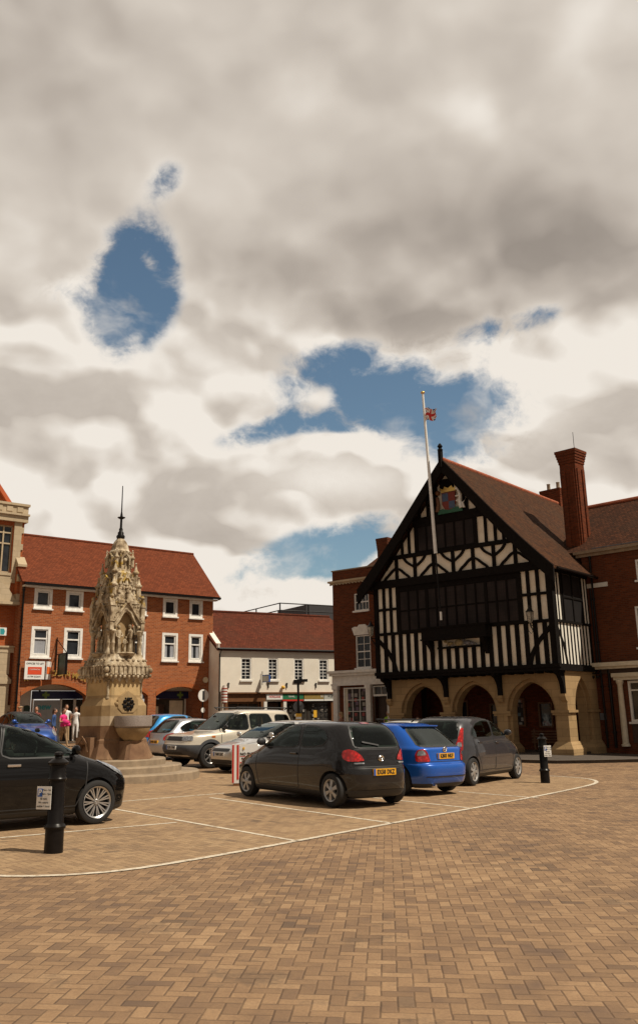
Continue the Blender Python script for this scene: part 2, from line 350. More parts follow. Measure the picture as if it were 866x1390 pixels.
# ------------------------------------------------------------ mesh helpers
def tag(o, label=None, cat=None, group=None, kind=None):
    if label: o['label'] = label
    if cat: o['category'] = cat
    if group: o['group'] = group
    if kind: o['kind'] = kind
    return o
def empty(name, loc=(0, 0, 0), rz=0, label=None, cat=None, group=None, tilt=False):
    o = bpy.data.objects.new(name, None); COL.objects.link(o); o.empty_display_size = .3
    if tilt: o.matrix_world = Matrix.Translation(loc) @ Matrix.Rotation(SLA, 4, 'Y') @ Matrix.Rotation(rz, 4, 'Z')
    else: o.location = loc; o.rotation_euler = (0, 0, rz)
    return tag(o, label, cat, group)
def copy_tree(o, parent=None):
    c = o.copy(); COL.objects.link(c); c.parent = parent
    for ch in o.children: copy_tree(ch, c)
    return c
def finish(name, me, mat, parent, smooth=None):
    if isinstance(mat, str): mat = [mat]
    for q in mat: me.materials.append(MATS[q])
    o = bpy.data.objects.new(name, me); COL.objects.link(o)
    if parent is not None: o.parent = parent
    if smooth is not None:
        me.polygons.foreach_set('use_smooth', [True]*len(me.polygons))
        if smooth < 180: me.set_sharp_from_angle(angle=radians(smooth))
    return o
class MB:
    def __init__(s): s.v = []; s.f = []; s.m = []; s.T = None; s.mi = 0
    def add(s, vs, fs):
        n = len(s.v)
        if s.T is not None: vs = [s.T @ Vector(v) for v in vs]
        s.v += [tuple(v) for v in vs]; s.f += [tuple(i+n for i in f) for f in fs]; s.m += [s.mi]*len(fs)
        return s
    def box(s, x0, x1, y0, y1, z0, z1):
        if x0 > x1: x0, x1 = x1, x0
        if y0 > y1: y0, y1 = y1, y0
        if z0 > z1: z0, z1 = z1, z0
        return s.add([(x0,y0,z0),(x1,y0,z0),(x1,y1,z0),(x0,y1,z0),(x0,y0,z1),(x1,y0,z1),(x1,y1,z1),(x0,y1,z1)],
              [(0,3,2,1),(4,5,6,7),(0,1,5,4),(1,2,6,5),(2,3,7,6),(3,0,4,7)])
    def prism(s, poly, a0, a1, axis='y'):
        n = len(poly)
        ar = sum(poly[i][0]*poly[(i+1)%n][1]-poly[(i+1)%n][0]*poly[i][1] for i in range(n))
        if ar < 0: poly = poly[::-1]
        if axis == 'y': f = lambda p, a: (p[0], a, p[1])
        elif axis == 'x': f = lambda p, a: (a, p[0], p[1])
        else: f = lambda p, a: (p[0], p[1], a)
        vs = [f(p, a0) for p in poly]+[f(p, a1) for p in poly]
        fs = [tuple(range(n)), tuple(range(2*n-1, n-1, -1))]+[(i, n+i, n+(i+1) % n, (i+1) % n) for i in range(n)]
        return s.add(vs, fs)
    def lathe(s, prof, c=(0, 0, 0), n=24, axis='z', caps=True):
        vs = []; fs = []
        for r, h in prof:
            for i in range(n):
                a = 2*pi*i/n; u, v = r*cos(a), r*sin(a)
                vs.append((c[0]+u, c[1]+v, c[2]+h) if axis == 'z' else ((c[0]+u, c[1]+h, c[2]+v) if axis == 'y' else (c[0]+h, c[1]+u, c[2]+v)))
        m = len(prof)
        for k in range(m-1):
            for i in range(n):
                j = (i+1) % n; fs.append((k*n+i, k*n+j, (k+1)*n+j, (k+1)*n+i))
        if caps: fs.append(tuple(range(n-1, -1, -1))); fs.append(tuple((m-1)*n+i for i in range(n)))
        return s.add(vs, fs)
    def tube(s, pts, r, n=8, taper=None):
        pts = [Vector(p) for p in pts]; vs = []; fs = []
        for k, p in enumerate(pts):
            d = (pts[min(k+1, len(pts)-1)]-pts[max(k-1, 0)]).normalized()
            up = Vector((0, 0, 1)) if abs(d.z) < .9 else Vector((1, 0, 0))
            a = d.cross(up).normalized(); b = a.cross(d)
            rr = r if taper is None else r+(taper-r)*k/(len(pts)-1)
            for i in range(n): t = 2*pi*i/n; vs.append(p+a*cos(t)*rr+b*sin(t)*rr)
        for k in range(len(pts)-1):
            for i in range(n): j = (i+1) % n; fs.append((k*n+i, k*n+j, (k+1)*n+j, (k+1)*n+i))
        fs.append(tuple(range(n-1, -1, -1))); fs.append(tuple((len(pts)-1)*n+i for i in range(n)))
        return s.add(vs, fs)
    def ball(s, c, r, sc=(1, 1, 1), n=10):
        vs = []; fs = []; m = n//2+1
        for k in range(1, m):
            a = pi*k/m
            for i in range(n): t = 2*pi*i/n; vs.append((c[0]+r*sc[0]*sin(a)*cos(t), c[1]+r*sc[1]*sin(a)*sin(t), c[2]+r*sc[2]*cos(a)))
        for k in range(m-2):
            for i in range(n): j = (i+1) % n; fs.append((k*n+i, (k+1)*n+i, (k+1)*n+j, k*n+j))
        fs.append(tuple(range(n))); fs.append(tuple((m-2)*n+i for i in range(n-1, -1, -1)))
        return s.add(vs, fs)
    def strip(s, pts, wd, y0, y1):
        # a bar of width wd following pts (x,z), between depths y0..y1
        L = []; Rr = []
        for k, p in enumerate(pts):
            a = pts[max(k-1, 0)]; b = pts[min(k+1, len(pts)-1)]
            dx, dz = b[0]-a[0], b[1]-a[1]; l = sqrt(dx*dx+dz*dz) or 1
            nx, nz_ = -dz/l*wd/2, dx/l*wd/2
            L.append((p[0]+nx, p[1]+nz_)); Rr.append((p[0]-nx, p[1]-nz_))
        for k in range(len(pts)-1):
            s.prism([L[k], L[k+1], Rr[k+1], Rr[k]], y0, y1)
        return s
    def ladder(s, tl, bl, n, y0, y1): return s
    def build(s, name, mat, parent=None, smooth=None, bevel=0):
        me = bpy.data.meshes.new(name); me.from_pydata(s.v, [], s.f); me.update()
        if bevel:
            bm = bmesh.new(); bm.from_mesh(me)
            bmesh.ops.bevel(bm, geom=bm.edges[:], offset=bevel, segments=1, affect='EDGES'); bm.to_mesh(me); bm.free()
        o = finish(name, me, mat, parent, smooth)
        if any(s.m) and not bevel: me.polygons.foreach_set('material_index', s.m)
        return o
def boxobj(name, mat, parent, *b, bevel=0): return MB().box(*b).build(name, mat, parent, bevel=bevel)
def text(name, s, size, mat, parent, loc, rot=(pi/2, 0, 0), ext=.006, align='CENTER', bold=0, sx=1.0, space=1.0):
    cu = bpy.data.curves.new('writing', 'FONT'); cu.body = s; cu.size = size; cu.extrude = ext; cu.align_x = align; cu.align_y = 'CENTER'
    cu.offset = bold; cu.resolution_u = 3; cu.space_character = space
    to = bpy.data.objects.new('writing', cu); COL.objects.link(to)
    bpy.context.view_layer.update()
    me = bpy.data.meshes.new_from_object(to.evaluated_get(bpy.context.evaluated_depsgraph_get()))
    bpy.data.objects.remove(to); bpy.data.curves.remove(cu)
    me.materials.clear()
    R = Matrix.Translation(loc) @ Euler(rot).to_matrix().to_4x4() @ Matrix.Diagonal((sx, 1, 1, 1))
    me.transform(R)
    return finish(name, me, mat, parent)
def arch(xl, xr, zs, za, n=10):
    # pointed (two-centred) arch outline from left spring to right spring
    c = (xl+xr)/2; hw = (xr-xl)/2; h = za-zs
    R = (hw*hw+h*h)/(2*hw); pts = []
    for k in range(n+1):
        z = h*sin(pi/2*k/n); x = sqrt(max(0, R*R-z*z))-(R-hw); pts.append((c-x, zs+z))
    return pts+[(2*c-x, z) for x, z in pts[-2::-1]]
def seg_arch(xl, xr, zs, za, n=14):
    hw = (xr-xl)/2; c = (xl+xr)/2; h = za-zs; R = (hw*hw+h*h)/(2*h); pts = []
    for k in range(n+1):
        x = -hw+2*hw*k/n; pts.append((c+x, za-R+sqrt(R*R-x*x)))
    return pts
def comb(x0, x1, z0, z1, arches):
    p = [(x0, z1), (x0, z0)]
    for a in arches: p += [(a[0][0], z0)]+a+[(a[-1][0], z0)]
    return p+[(x1, z0), (x1, z1)]
def wall_open(mb, x0, x1, z0, z1, opens, y0, y1):
    # wall slab with rectangular openings, butt-jointed boxes
    xs = sorted({x0, x1, *[o[0] for o in opens], *[o[1] for o in opens]})
    for a, b in zip(xs, xs[1:]):
        m = (a+b)/2; cur = z0
        for o in sorted([o for o in opens if o[0] < m < o[1]], key=lambda q: q[2]):
            if o[2] > cur: mb.box(a, b, y0, y1, cur, o[2])
            cur = o[3]
        if cur < z1: mb.box(a, b, y0, y1, cur, z1)
    return mb
SLA = math.atan(.0183)
def smooth01(t): t = max(0, min(1, t)); return t*t*(3-2*t)
def g(x, y):
    return -.0183*x+.28*smooth01((y-27)/14)*smooth01((-x-3)/7)
# ------------------------------------------------------------ ground
def sheet(name, poly=None, off=0, mat='paving_main', grid=None, kind='structure', thick=0):
    if grid:
        x0, x1, y0, y1, n, m = grid; vs = []; fs = []
        for j in range(m+1):
            for i in range(n+1):
                x = x0+(x1-x0)*i/n; y = y0+(y1-y0)*j/m; vs.append((x, y, g(x, y)+off))
        for j in range(m):
            for i in range(n): a = j*(n+1)+i; fs.append((a, a+1, a+n+2, a+n+1))
    else:
        n = len(poly); vs = [(x, y, g(x, y)+off) for x, y in poly]
        fs = [tuple(range(n))]
        if thick:
            vs += [(x, y, g(x, y)+off-thick) for x, y in poly]
            fs += [(i, (i+1) % n, n+(i+1) % n, n+i) for i in range(n)]
    me = bpy.data.meshes.new(name); me.from_pydata(vs, [], fs); me.update()
    o = finish(name, me, mat, None); tag(o, kind=kind); return o
sheet('ground', grid=(-160, 160, -30, 260, 128, 116))
outer = [(-4.94, 9.88), (-3.33, 9.68), (-2.95, 9.68), (-2.6, 9.77), (-2.26, 9.95), (-1.93, 10.23), (-1.23, 11.1), (-.4, 12.26), (.87, 14.04), (2.57, 16.42), (4.55, 19.2), (5.91, 21.25), (6.52, 22.3), (6.80, 23.19), (6.78, 24.0), (6.37, 24.66), (5.89, 25.09)]
zone = [(-40, 10.4), (-12, 10.2)]+outer+[(4.2, 26.6), (1.6, 27), (-40, 27)]
sheet('parking_paving', poly=zone, off=.004, mat='paving_bays')
def line_strip(pts, wd, off=.008):
    vs = []; fs = []
    dens = []
    for a, b in zip(pts, pts[1:]):
        n = max(1, int(sqrt((b[0]-a[0])**2+(b[1]-a[1])**2)/.5))
        dens += [(a[0]+(b[0]-a[0])*k/n, a[1]+(b[1]-a[1])*k/n) for k in range(n)]
    dens.append(pts[-1])
    for k, p in enumerate(dens):
        a = dens[max(k-1, 0)]; b = dens[min(k+1, len(dens)-1)]
        d = Vector((b[0]-a[0], b[1]-a[1])).normalized(); n = Vector((-d.y, d.x))*wd/2
        for q in ((p[0]+n.x, p[1]+n.y), (p[0]-n.x, p[1]-n.y)): vs.append((q[0], q[1], g(*q)+off))
    for k in range(len(dens)-1): fs.append((2*k, 2*k+1, 2*k+3, 2*k+2))
    return vs, fs
def smooth_line(p, it=2):
    for _ in range(it):
        q = [p[0]]
        for a, b in zip(p, p[1:]): q += [(a[0]*.75+b[0]*.25, a[1]*.75+b[1]*.25), (a[0]*.25+b[0]*.75, a[1]*.25+b[1]*.75)]
        p = q+[p[-1]]
    return p
mb = MB()
P0 = [(-14, 10.2), (-7, 10.05)]+outer
mb.add(*line_strip(smooth_line(P0, 1), .095))
for L in ([(-6.3, 10.9), (-2.27, 14.29)], [(-3.34, 15.85), (-.36, 12.25)], [(-5.2, 16.2), (-2.1, 19.47)], [(-2.28, 18.46), (1.04, 14.2)], [(1.31, 18.03), (2.62, 16.4)], [(1.31, 18.03), (-1.5, 21.6)], [(2.86, 19.9), (4.22, 18.42)], [(-3.34, 15.85), (-5.5, 18.5)]):
    mb.add(*line_strip(L, .075))
tag(mb.build('parking_lines', 'road_paint'), kind='structure')
# raised pavements
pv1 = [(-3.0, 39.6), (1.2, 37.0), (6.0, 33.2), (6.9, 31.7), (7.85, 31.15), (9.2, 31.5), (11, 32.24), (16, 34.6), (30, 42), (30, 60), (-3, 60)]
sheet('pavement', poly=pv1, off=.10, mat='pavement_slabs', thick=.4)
mb = MB(); mb.add(*line_strip(pv1[:9], .13, .108)); tag(mb.build('kerb', 'kerb_stone'), kind='structure')
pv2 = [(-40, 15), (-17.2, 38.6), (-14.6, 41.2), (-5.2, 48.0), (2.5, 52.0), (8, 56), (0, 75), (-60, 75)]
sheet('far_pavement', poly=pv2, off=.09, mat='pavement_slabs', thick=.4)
mb = MB(); mb.add(*line_strip(pv2[:6], .13, .098)); tag(mb.build('far_kerb', 'kerb_stone'), kind='structure')
# ------------------------------------------------------------ windows
def sash(parent, x0, x1, z0, z1, y=0, nx=2, nz_=4, fr=.07, sill=True, glass='glass_dark', frame='white_gloss', reveal=.10, bar=.022, meet=True, opens=None):
    """window as a part: frame object with glass child; y is the wall face, glass sits behind it"""
    m = MB(); yo = y+reveal
    m.box(x0, x0+fr, y+.02, yo+.03, z0, z1); m.box(x1-fr, x1, y+.02, yo+.03, z0, z1)
    m.box(x0+fr, x1-fr, y+.02, yo+.03, z1-fr, z1); m.box(x0+fr, x1-fr, y+.02, yo+.03, z0, z0+fr)
    for i in range(1, nx): xx = x0+fr+(x1-x0-2*fr)*i/nx; m.box(xx-bar/2, xx+bar/2, yo-.02, yo+.02, z0+fr, z1-fr)
    for i in range(1, nz_):
        zz = z0+fr+(z1-z0-2*fr)*i/nz_; b = bar if not (meet and i*2 == nz_) else .05
        m.box(x0+fr, x1-fr, yo-.025 if b > .03 else yo-.018, yo+.022, zz-b/2, zz+b/2)
    f = m.build('window', frame, parent)
    MB().box(x0+fr*.6, x1-fr*.6, yo+.012, yo+.018, z0+fr*.6, z1-fr*.6).build('pane', glass, f)
    if sill: boxobj('sill', frame, f, x0-.06, x1+.06, y-.09, y+.05, z0-.08, z0-.002)
    return f
def casement(parent, x0, x1, z0, z1, y=0, fr=.13, arch_top=False, tr=None, curtain=False):
    m = MB(); yo = y+.06
    m.box(x0, x0+fr, y-.015, yo+.03, z0, z1); m.box(x1-fr, x1, y-.015, yo+.03, z0, z1)
    m.box(x0+fr, x1-fr, y-.015, yo+.03, z1-fr, z1); m.box(x0+fr, x1-fr, y-.015, yo+.03, z0, z0+fr)
    # inner opening sash set slightly to the left, as seen from the square
    ix0, ix1, iz0, iz1 = x0+fr*1.15, x1-fr*1.15, z0+fr*1.1, z1-fr*1.1
    m.box(ix0, ix0+.05, yo-.03, yo+.02, iz0, iz1); m.box(ix1-.05, ix1, yo-.03, yo+.02, iz0, iz1); m.box(ix0+.05, ix1-.05, yo-.03, yo+.02, iz1-.05, iz1); m.box(ix0+.05, ix1-.05, yo-.03, yo+.02, iz0, iz0+.05)
    if tr: m.box(x0+fr, x1-fr, yo-.035, yo+.018, tr-.035, tr+.035)
    if arch_top: # segmental head filling
        p = seg_arch(x0+fr, x1-fr, z1-fr*1.9, z1-fr, 8); m.prism([(x0+fr, z1-fr+.01)]+p+[(x1-fr, z1-fr+.01)], yo-.032, yo+.015)
    f = m.build('window', 'white_gloss', parent)
    MB().box(x0+fr*.7, x1-fr*.7, yo+.022, yo+.028, z0+fr*.7, z1-fr*.7).build('pane', 'glass_dark', f)
    boxobj('sill', 'white_gloss', f, x0-.05, x1+.05, y-.10, y+.02, z0-.07, z0-.002)
    if curtain:
        c = MB(); n = 10; zt = tr-.05 if tr else z1-fr*1.3
        for i in range(n):
            a = x0+fr*1.3+(x1-x0-fr*2.6)*i/n; b = x0+fr*1.3+(x1-x0-fr*2.6)*(i+1)/n
            if curtain == 2 and 3 <= i < 6: continue
            c.add([(a, yo+.016+.006*(i % 2), z0+fr*1.2), (b, yo+.016+.006*((i+1) % 2), z0+fr*1.2), (b, yo+.016+.006*((i+1) % 2), zt), (a, yo+.016+.006*(i % 2), zt)], [(0, 1, 2, 3)])
        c.build('curtain', 'curtain', f)
    return f
plain('curtain', (.30, .31, .34), .8)
def pipe(parent, x, y, z0, z1, r=.045, mat='iron_black'):
    m = MB(); m.tube([(x, y, z0), (x, y, z1)], r)
    z = z0+.6
    while z < z1: m.lathe([(r*1.5, -.04), (r*1.5, .04)], (x, y, z), 10); z += 1.8
    return m.build('downpipe', mat, parent)
def az2rz(az): return radians(90-az)
# ============================================================ TIMBER-FRAMED TOWN HALL
TX, TY = 9.46, 35.17
TRZ = az2rz(129.5)
th = empty('timber_framed_hall', (TX, TY, 0), TRZ, 'black and white timber framed hall with steep gable above a stone arcade', 'building')
JF = -.55
AR = [(-7.66, -5.72, 1.58, 2.72), (-5.07, -3.18, 1.58, 2.72), (-2.48, -.62, 1.58, 2.72)]
# arcade: two orders
m = MB()
m.prism(comb(-8.45, 0, -.25, 3.10, [arch(a-.13, b+.13, zs, za+.13) for a, b, zs, za in AR]), 0, .16)
m.prism(comb(-8.45, -.003, -.25, 3.10, [arch(a, b, zs, za) for a, b, zs, za in AR]), .163, .62)
sa = arch(.72, 2.28, 1.58, 2.86); sa2 = arch(.85, 2.15, 1.58, 2.73)
m.prism(comb(.163, 3.0, -.25, 3.10, [sa]), 0, -.16, 'x'); m.prism(comb(.62, 3.0, -.25, 3.10, [sa2]), -.163, -.55, 'x')
arc = m.build('stone_arcade', 'stone_ochre', th, 25)
piers = [(-8.45, -7.66), (-5.72, -5.07), (-3.18, -2.48), (-.62, 0)]
for a, b in piers:
    m = MB(); m.box(a-.05, b+.05, -.07, .2, 1.50, 1.60); m.box(a-.02, b+.02, -.035, .2, 1.42, 1.50); m.build('impost_band', 'stone_ochre', arc)
for q in ((-.072, .80), (2.2, 3.0)): boxobj('impost_band', 'stone_ochre', arc, -.2, .07, q[0], q[1], 1.505, 1.603)
m = MB()
def plinth(m, x0, x1, y0, y1, z0, z1, k=.16):
    a = [(x0-k, y0-k, z0), (x1+k, y0-k, z0), (x1+k, y1+k, z0), (x0-k, y1+k, z0)]
    h = z0+(z1-z0)*.62
    b = [(p[0], p[1], h) for p in a]; c = [(x0, y0, z1), (x1, y0, z1), (x1, y1, z1), (x0, y1, z1)]
    vs = a+b+c; fs = [(3, 2, 1, 0), (8, 9, 10, 11)]
    for k_ in (0, 4):
        for i in range(4): j = (i+1) % 4; fs.append((k_+i, k_+j, k_+4+j, k_+4+i))
    m.add(vs, fs)
for q in [(a+.02, b-.02, -.02, .60) for a, b in piers[:3]]+[(-.60, .01, -.02, .84), (-.55, .01, 2.2, 2.95)]:
    m = MB(); plinth(m, *q, -.3, .42); m.build('plinth', 'stone_ochre', arc)
# undercroft
m = MB(); m.box(-8.45, -.01, 2.95, 3.15, -.3, 3.05); m.box(-8.45, -8.25, .63, 2.94, -.3, 3.05)
m.build('undercroft_wall', 'brick_chimney', th)
boxobj('undercroft_ceiling', 'timber_brown', th, -8.24, -.56, .64, 2.94, 2.96, 3.04)
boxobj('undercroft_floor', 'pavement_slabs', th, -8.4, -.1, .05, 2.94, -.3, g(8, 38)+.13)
for x0, x1, g_ in ((-1.75, -1.05, 'goods_posters'), (-4.05, -3.35, 'goods_posters')):
    f = MB().box(x0-.09, x1+.09, 2.82, 2.94, .95, 2.15).build('notice_board', 'brown_wood', th)
    boxobj('poster_sheet', g_, f, x0, x1, 2.80, 2.815, 1.03, 2.08)
for x0, x1, z0, z1 in ((-2.65, -2.0, .9, 1.95), (-5.0, -4.35, 1.0, 1.95), (-6.9, -6.1, .1, 2.1)):
    sash(th, x0, x1, z0, z1, 2.83, 1, 1, .07, False, 'glass_dark', 'brown_wood')
m = MB()
for k in range(5): m.box(-2.9, -.9, 2.55, 2.60, .28+k*.11, .34+k*.11)
for x in (-2.8, -1.0): m.box(x-.04, x+.04, 2.6, 2.68, 0, .85)
m.build('bench_slats', 'brown_wood', th)
# jetty beams
m = MB()
m.box(-8.62, .12, JF-.12, .10, 3.10, 3.30); m.box(-8.66, .16, JF-.17, JF+.02, 3.22, 3.36)
m.box(-.08, .12, .101, 2.95, 3.10, 3.30)
for i in range(20): x = -8.4+i*.435; m.box(x, x+.14, JF-.02, .05, 3.02, 3.10)
m.build('jetty_beam', 'timber_black', th)
# brackets from corbels
br = [(0, 2.22), (0, 3.10), (-.62, 3.10), (-.60, 3.00), (-.36, 2.90), (-.20, 2.70), (-.13, 2.45), (-.12, 2.22)]
for x in (-8.35, -5.40, -2.83, -.10):
    b = MB().prism(br, x-.09, x+.09, 'x').build('jetty_bracket', 'timber_black', th)
    MB().prism([(.02, 2.22), (-.17, 2.22), (-.17, 2.12), (-.09, 1.98), (.02, 1.90)], x-.12, x+.12, 'x').build('corbel', 'stone_ochre', b)
b = MB().prism([(0, 2.22), (0, 3.10), (.55, 3.10), (.45, 2.98), (.2, 2.75), (.12, 2.22)], .55, .70, 'y')
# infill walls
m = MB()
m.prism([(-8.55, 3.30), (0, 3.30), (0, 7.1), (-.05, 7.1), (-4.4, 12.0), (-8.6, 7.1), (-8.55, 7.1)], JF+.03, JF+.25)
m.build('front_infill', 'cream_infill', th)
boxobj('side_infill', 'white_infill', th, -.22, 0, JF+.26, 2.9, 3.30, 7.1)
boxobj('far_side_infill', 'white_infill', th, -8.55, -8.35, JF+.26, 9, 3.30, 7.1)
# timber frame front
m = MB(); y0, y1 = JF-.045, JF+.04
def vb(x, z0, z1, wd=.175, yy0=y0, yy1=y1): m.box(x-wd/2, x+wd/2, yy0, yy1, z0, z1)
def hb(x0, x1, z, h=.14, e=.012): m.box(x0, x1, y0-e, y1, z-h/2, z+h/2)
# corner posts
m.box(-8.66, -8.44, y0-.01, JF+.2, 3.30, 7.1); m.box(-.20, .055, y0-.01, JF+.27, 3.30, 7.1)
pitch = .405; xs = [-8.10+pitch*i for i in range(20)]
for x in xs:
    inbal = -5.15 < x < -3.25
    vb(x, 3.30, 4.98 if not inbal else 4.30)
for x in (-8.12, -7.75): vb(x, 4.98, 7.1, .13)
vb(-7.36, 4.98, 7.1, .17); vb(-1.36, 4.98, 7.1, .17)
for x in (-.98, -.56): vb(x, 4.98, 7.1, .14)
hb(-8.66, .06, 5.03, .12); hb(-8.5, -7.36, 6.12, .11); hb(-1.36, -.1, 6.12, .11)
m.box(-7.28, -1.44, y0, y1, 6.90, 7.1)
# curved corner braces
m.strip([(-8.55, 4.85), (-8.3, 4.6), (-7.98, 4.25), (-7.7, 3.8), (-7.55, 3.32)], .15, y0-.016, y1)
m.strip([(-.10, 4.85), (-.35, 4.6), (-.7, 4.25), (-1.0, 3.8), (-1.15, 3.32)], .15, y0-.016, y1)
# gable beam
m.box(-8.9, .12, JF-.16, JF+.1, 7.08, 7.42)
# lozenge band with ogee braces
zb0, zb1 = 7.42, 8.32
def gx(z): return (z-7.1)/(12.35-7.1)*4.75      # inset of gable edge from eave tip at height z
posts = [-7.35+.985*i for i in range(7)]
for x in posts: vb(x, zb0, zb1, .15)
for i in range(-1, 7):
    a = -7.35+.985*i; b = a+.985; s_ = 1 if i % 2 == 0 else -1
    if s_ < 0: a, b = b, a
    d = b-a
    up = [(a+d*.42, zb1+.02), (a+d*.55, zb1-.16), (a+d*.75, zb1-.30), (a+d*.97, zb1-.42)]
    lo = [(a+d*.03, zb0+.50), (a+d*.22, zb0+.42), (a+d*.42, zb0+.24), (a+d*.60, zb0+.12), (a+d*.72, zb0-.02)]
    for q in (up, lo):
        q = [(max(-8.4+(z-7.4)*.9, min(-.4-(z-7.4)*.9, x)), z) for x, z in smooth_line(q, 1)]
        m.strip(q, .10, y0-.014, y1)
hb(-7.7, -1.1, 8.42, .18, .02)
# gable studs
for x in (-7.0, -6.62, -6.25): vb(x, 8.5, 9.65 if x > -6.9 else 9.2, .12)
for x in (-3.18, -2.72, -2.28, -1.9): vb(x, 8.5, 9.65 if x < -2.5 else 9.3, .12)
m.box(-6.35, -2.5, y0-.02, y1, 9.66, 10.05)
vb(-6.0, 10.05, 11, .14); vb(-5.55, 10.05, 11.4, .10); m.box(-5.45, -5.0, y0, y1, 10.05, 11.6)
vb(-3.55, 10.05, 11, .14); vb(-3.05, 10.05, 10.7, .14); m.box(-3.9, -3.62, y0, y1, 10.05, 11.2)
m.box(-4.85, -4.15, y0+.02, y1, 11.15, 11.6)
# side frame
def sb(yy, z0, z1, wd=.12): m.box(-.02, .016, yy-wd/2, yy+wd/2, z0, z1)
for k in range(10): sb(-.02+k*.31, 3.30, 4.98, .115)
sb(-.02, 5.08, 6.98, .10); sb(.30, 5.08, 6.98, .2); sb(2.35, 5.08, 6.98, .08); sb(2.62, 5.08, 6.98, .10); sb(2.88, 3.3, 7.0, .08)
m.box(-.02, .062, -.3, 2.92, 4.98, 5.08); m.box(-.02, .062, -.3, 2.92, 3.30, 3.36); m.box(-.02, .062, -.3, 2.92, 6.98, 7.12)
fr = m.build('timber_frame', 'timber_black', th)
# side brace, curved
m = MB()
pts = [(-.35, 4.85), (-.10, 4.5), (.15, 4.1), (.35, 3.35)]
for (a, za), (b, zb) in zip(pts, pts[1:]): m.prism([(a-.07, za), (a+.07, za), (b+.07, zb), (b-.07, zb)], -.02, .030, 'x')
m.build('side_brace', 'timber_black', th)
# bands of windows
def band(x0, x1, z0, z1, n, rows, posts_=()):
    w_ = MB(); 
    for i in range(n+1):
        x = x0+(x1-x0)*i/n; t = .07 if i not in posts_ else .14
        w_.box(x-t/2, x+t/2, JF-.05, JF+.03, z0, z1)
    for r in range(rows+1): z = z0+(z1-z0)*r/rows; w_.box(x0, x1, JF-.038, JF+.03, z-.035, z+.035)
    f = w_.build('window', 'timber_black', th)
    for i in range(n):
        xa = x0+(x1-x0)*i/n+.035; xb = x0+(x1-x0)*(i+1)/n-.035
        MB().box(xa, xb, JF-.012, JF-.004, z0+.02, z1-.02).build('pane', 'glass_leaded', f)
band(-7.27, -1.45, 5.10, 6.86, 12, 2, (3, 9))
band(-6.16, -3.27, 8.52, 9.66, 6, 1)
f = MB().box(.0, .05, .40, .46, 5.08, 6.98).box(0, .05, 2.22, 2.30, 5.08, 6.98).box(0, .05, 1.3, 1.36, 5.08, 6.98).box(0, .045, .46, 2.22, 6.0, 6.06).build('window', 'timber_black', th)
MB().box(.005, .012, .40, 2.25, 5.09, 6.97).build('pane', 'glass_leaded_dark', f)
# balcony
m = MB(); m.box(-5.85, -2.75, JF-.55, JF-.06, 4.62, 5.06); m.box(-5.92, -2.68, JF-.60, JF-.05, 5.06, 5.12); m.box(-5.90, -2.70, JF-.58, JF-.05, 4.56, 4.63)
for x in (-5.62, -3.0): m.prism([(JF-.05, 4.56), (JF-.5, 4.56), (JF-.42, 4.4), (JF-.2, 4.2), (JF-.05, 3.9)], x-.08, x+.08, 'x')
m.box(-5.35, -3.25, JF-.12, JF-.045, 4.20, 4.28)
m.build('balcony', 'timber_black', th)
plain('carved_gold', (.30, .235, .12), .6, var=.5, scale=14, bmp=.6); plain('carved_grey', (.17, .17, .19), .6, var=.5, scale=14, bmp=.6)
m = MB()   # carved lions and shield under the balcony
yb = JF-.10
m.ball((-4.30, yb, 4.42), .15, (1.3, .35, .95)); m.ball((-4.72, yb, 4.40), .11, (1.5, .5, .8)); m.ball((-4.93, yb, 4.50), .07); m.mi = 1
m.ball((-3.88, yb, 4.40), .12, (1.5, .5, .8)); m.ball((-3.65, yb, 4.36), .08, (1.4, .5, .8)); m.ball((-4.05, yb, 4.52), .06)
for x in (-4.85, -4.6): m.tube([(x, yb, 4.38), (x-.05, yb, 4.28)], .025)
for x in (-3.95, -3.7, -3.5): m.tube([(x, yb, 4.38), (x+.05, yb, 4.28)], .025)
m.build('carved_crest', ['carved_gold', 'carved_grey'], th, 60)
# arms in the gable
aw = MB().prism([(-4.72, 10.95), (-4.72, 10.45), (-4.6, 10.22), (-4.38, 10.12), (-4.16, 10.22), (-4.04, 10.45), (-4.04, 10.95)], JF-.12, JF-.05).build('coat_of_arms', 'cloth_maroon', th)
MB().box(-4.69, -4.39, JF-.132, JF-.122, 10.56, 10.92).box(-4.37, -4.07, JF-.132, JF-.122, 10.22, 10.54).build('shield_quarter', 'shield_blue', aw)
MB().prism([(-4.75, 10.98), (-4.01, 10.98), (-3.97, 11.2), (-4.12, 11.1), (-4.2, 11.24), (-4.38, 11.14), (-4.55, 11.24), (-4.63, 11.1), (-4.78, 11.2)], JF-.12, JF-.06).build('crown', 'gold_leaf', aw)
m = MB(); yu = JF-.10
m.tube([(-3.75, yu, 10.15), (-3.82, yu, 10.45), (-3.78, yu, 10.75), (-3.88, yu, 11.0)], .11, 8, .07)
m.ball((-3.93, yu, 11.08), .10, (1.2, .6, .9)); m.tube([(-3.93, yu, 11.12), (-4.0, yu, 11.42)], .03, 6, .008)
m.tube([(-3.8, yu, 10.75), (-4.02, yu, 10.72)], .04); m.tube([(-3.8, yu, 10.6), (-4.0, yu, 10.5)], .04); m.tube([(-3.7, yu, 10.4), (-3.62, yu, 10.15)], .05); m.tube([(-3.65, yu, 10.4), (-3.5, yu, 10.6), (-3.58, yu, 10.85)], .03)
m.build('white_supporter', 'white_gloss', aw, 60)
m = MB(); m.tube([(-4.98, yu, 10.15), (-4.92, yu, 10.45), (-4.96, yu, 10.8)], .10, 8, .07); m.ball((-4.92, yu, 11.0), .11)
m.build('dark_supporter', 'brown_wood', aw, 60)
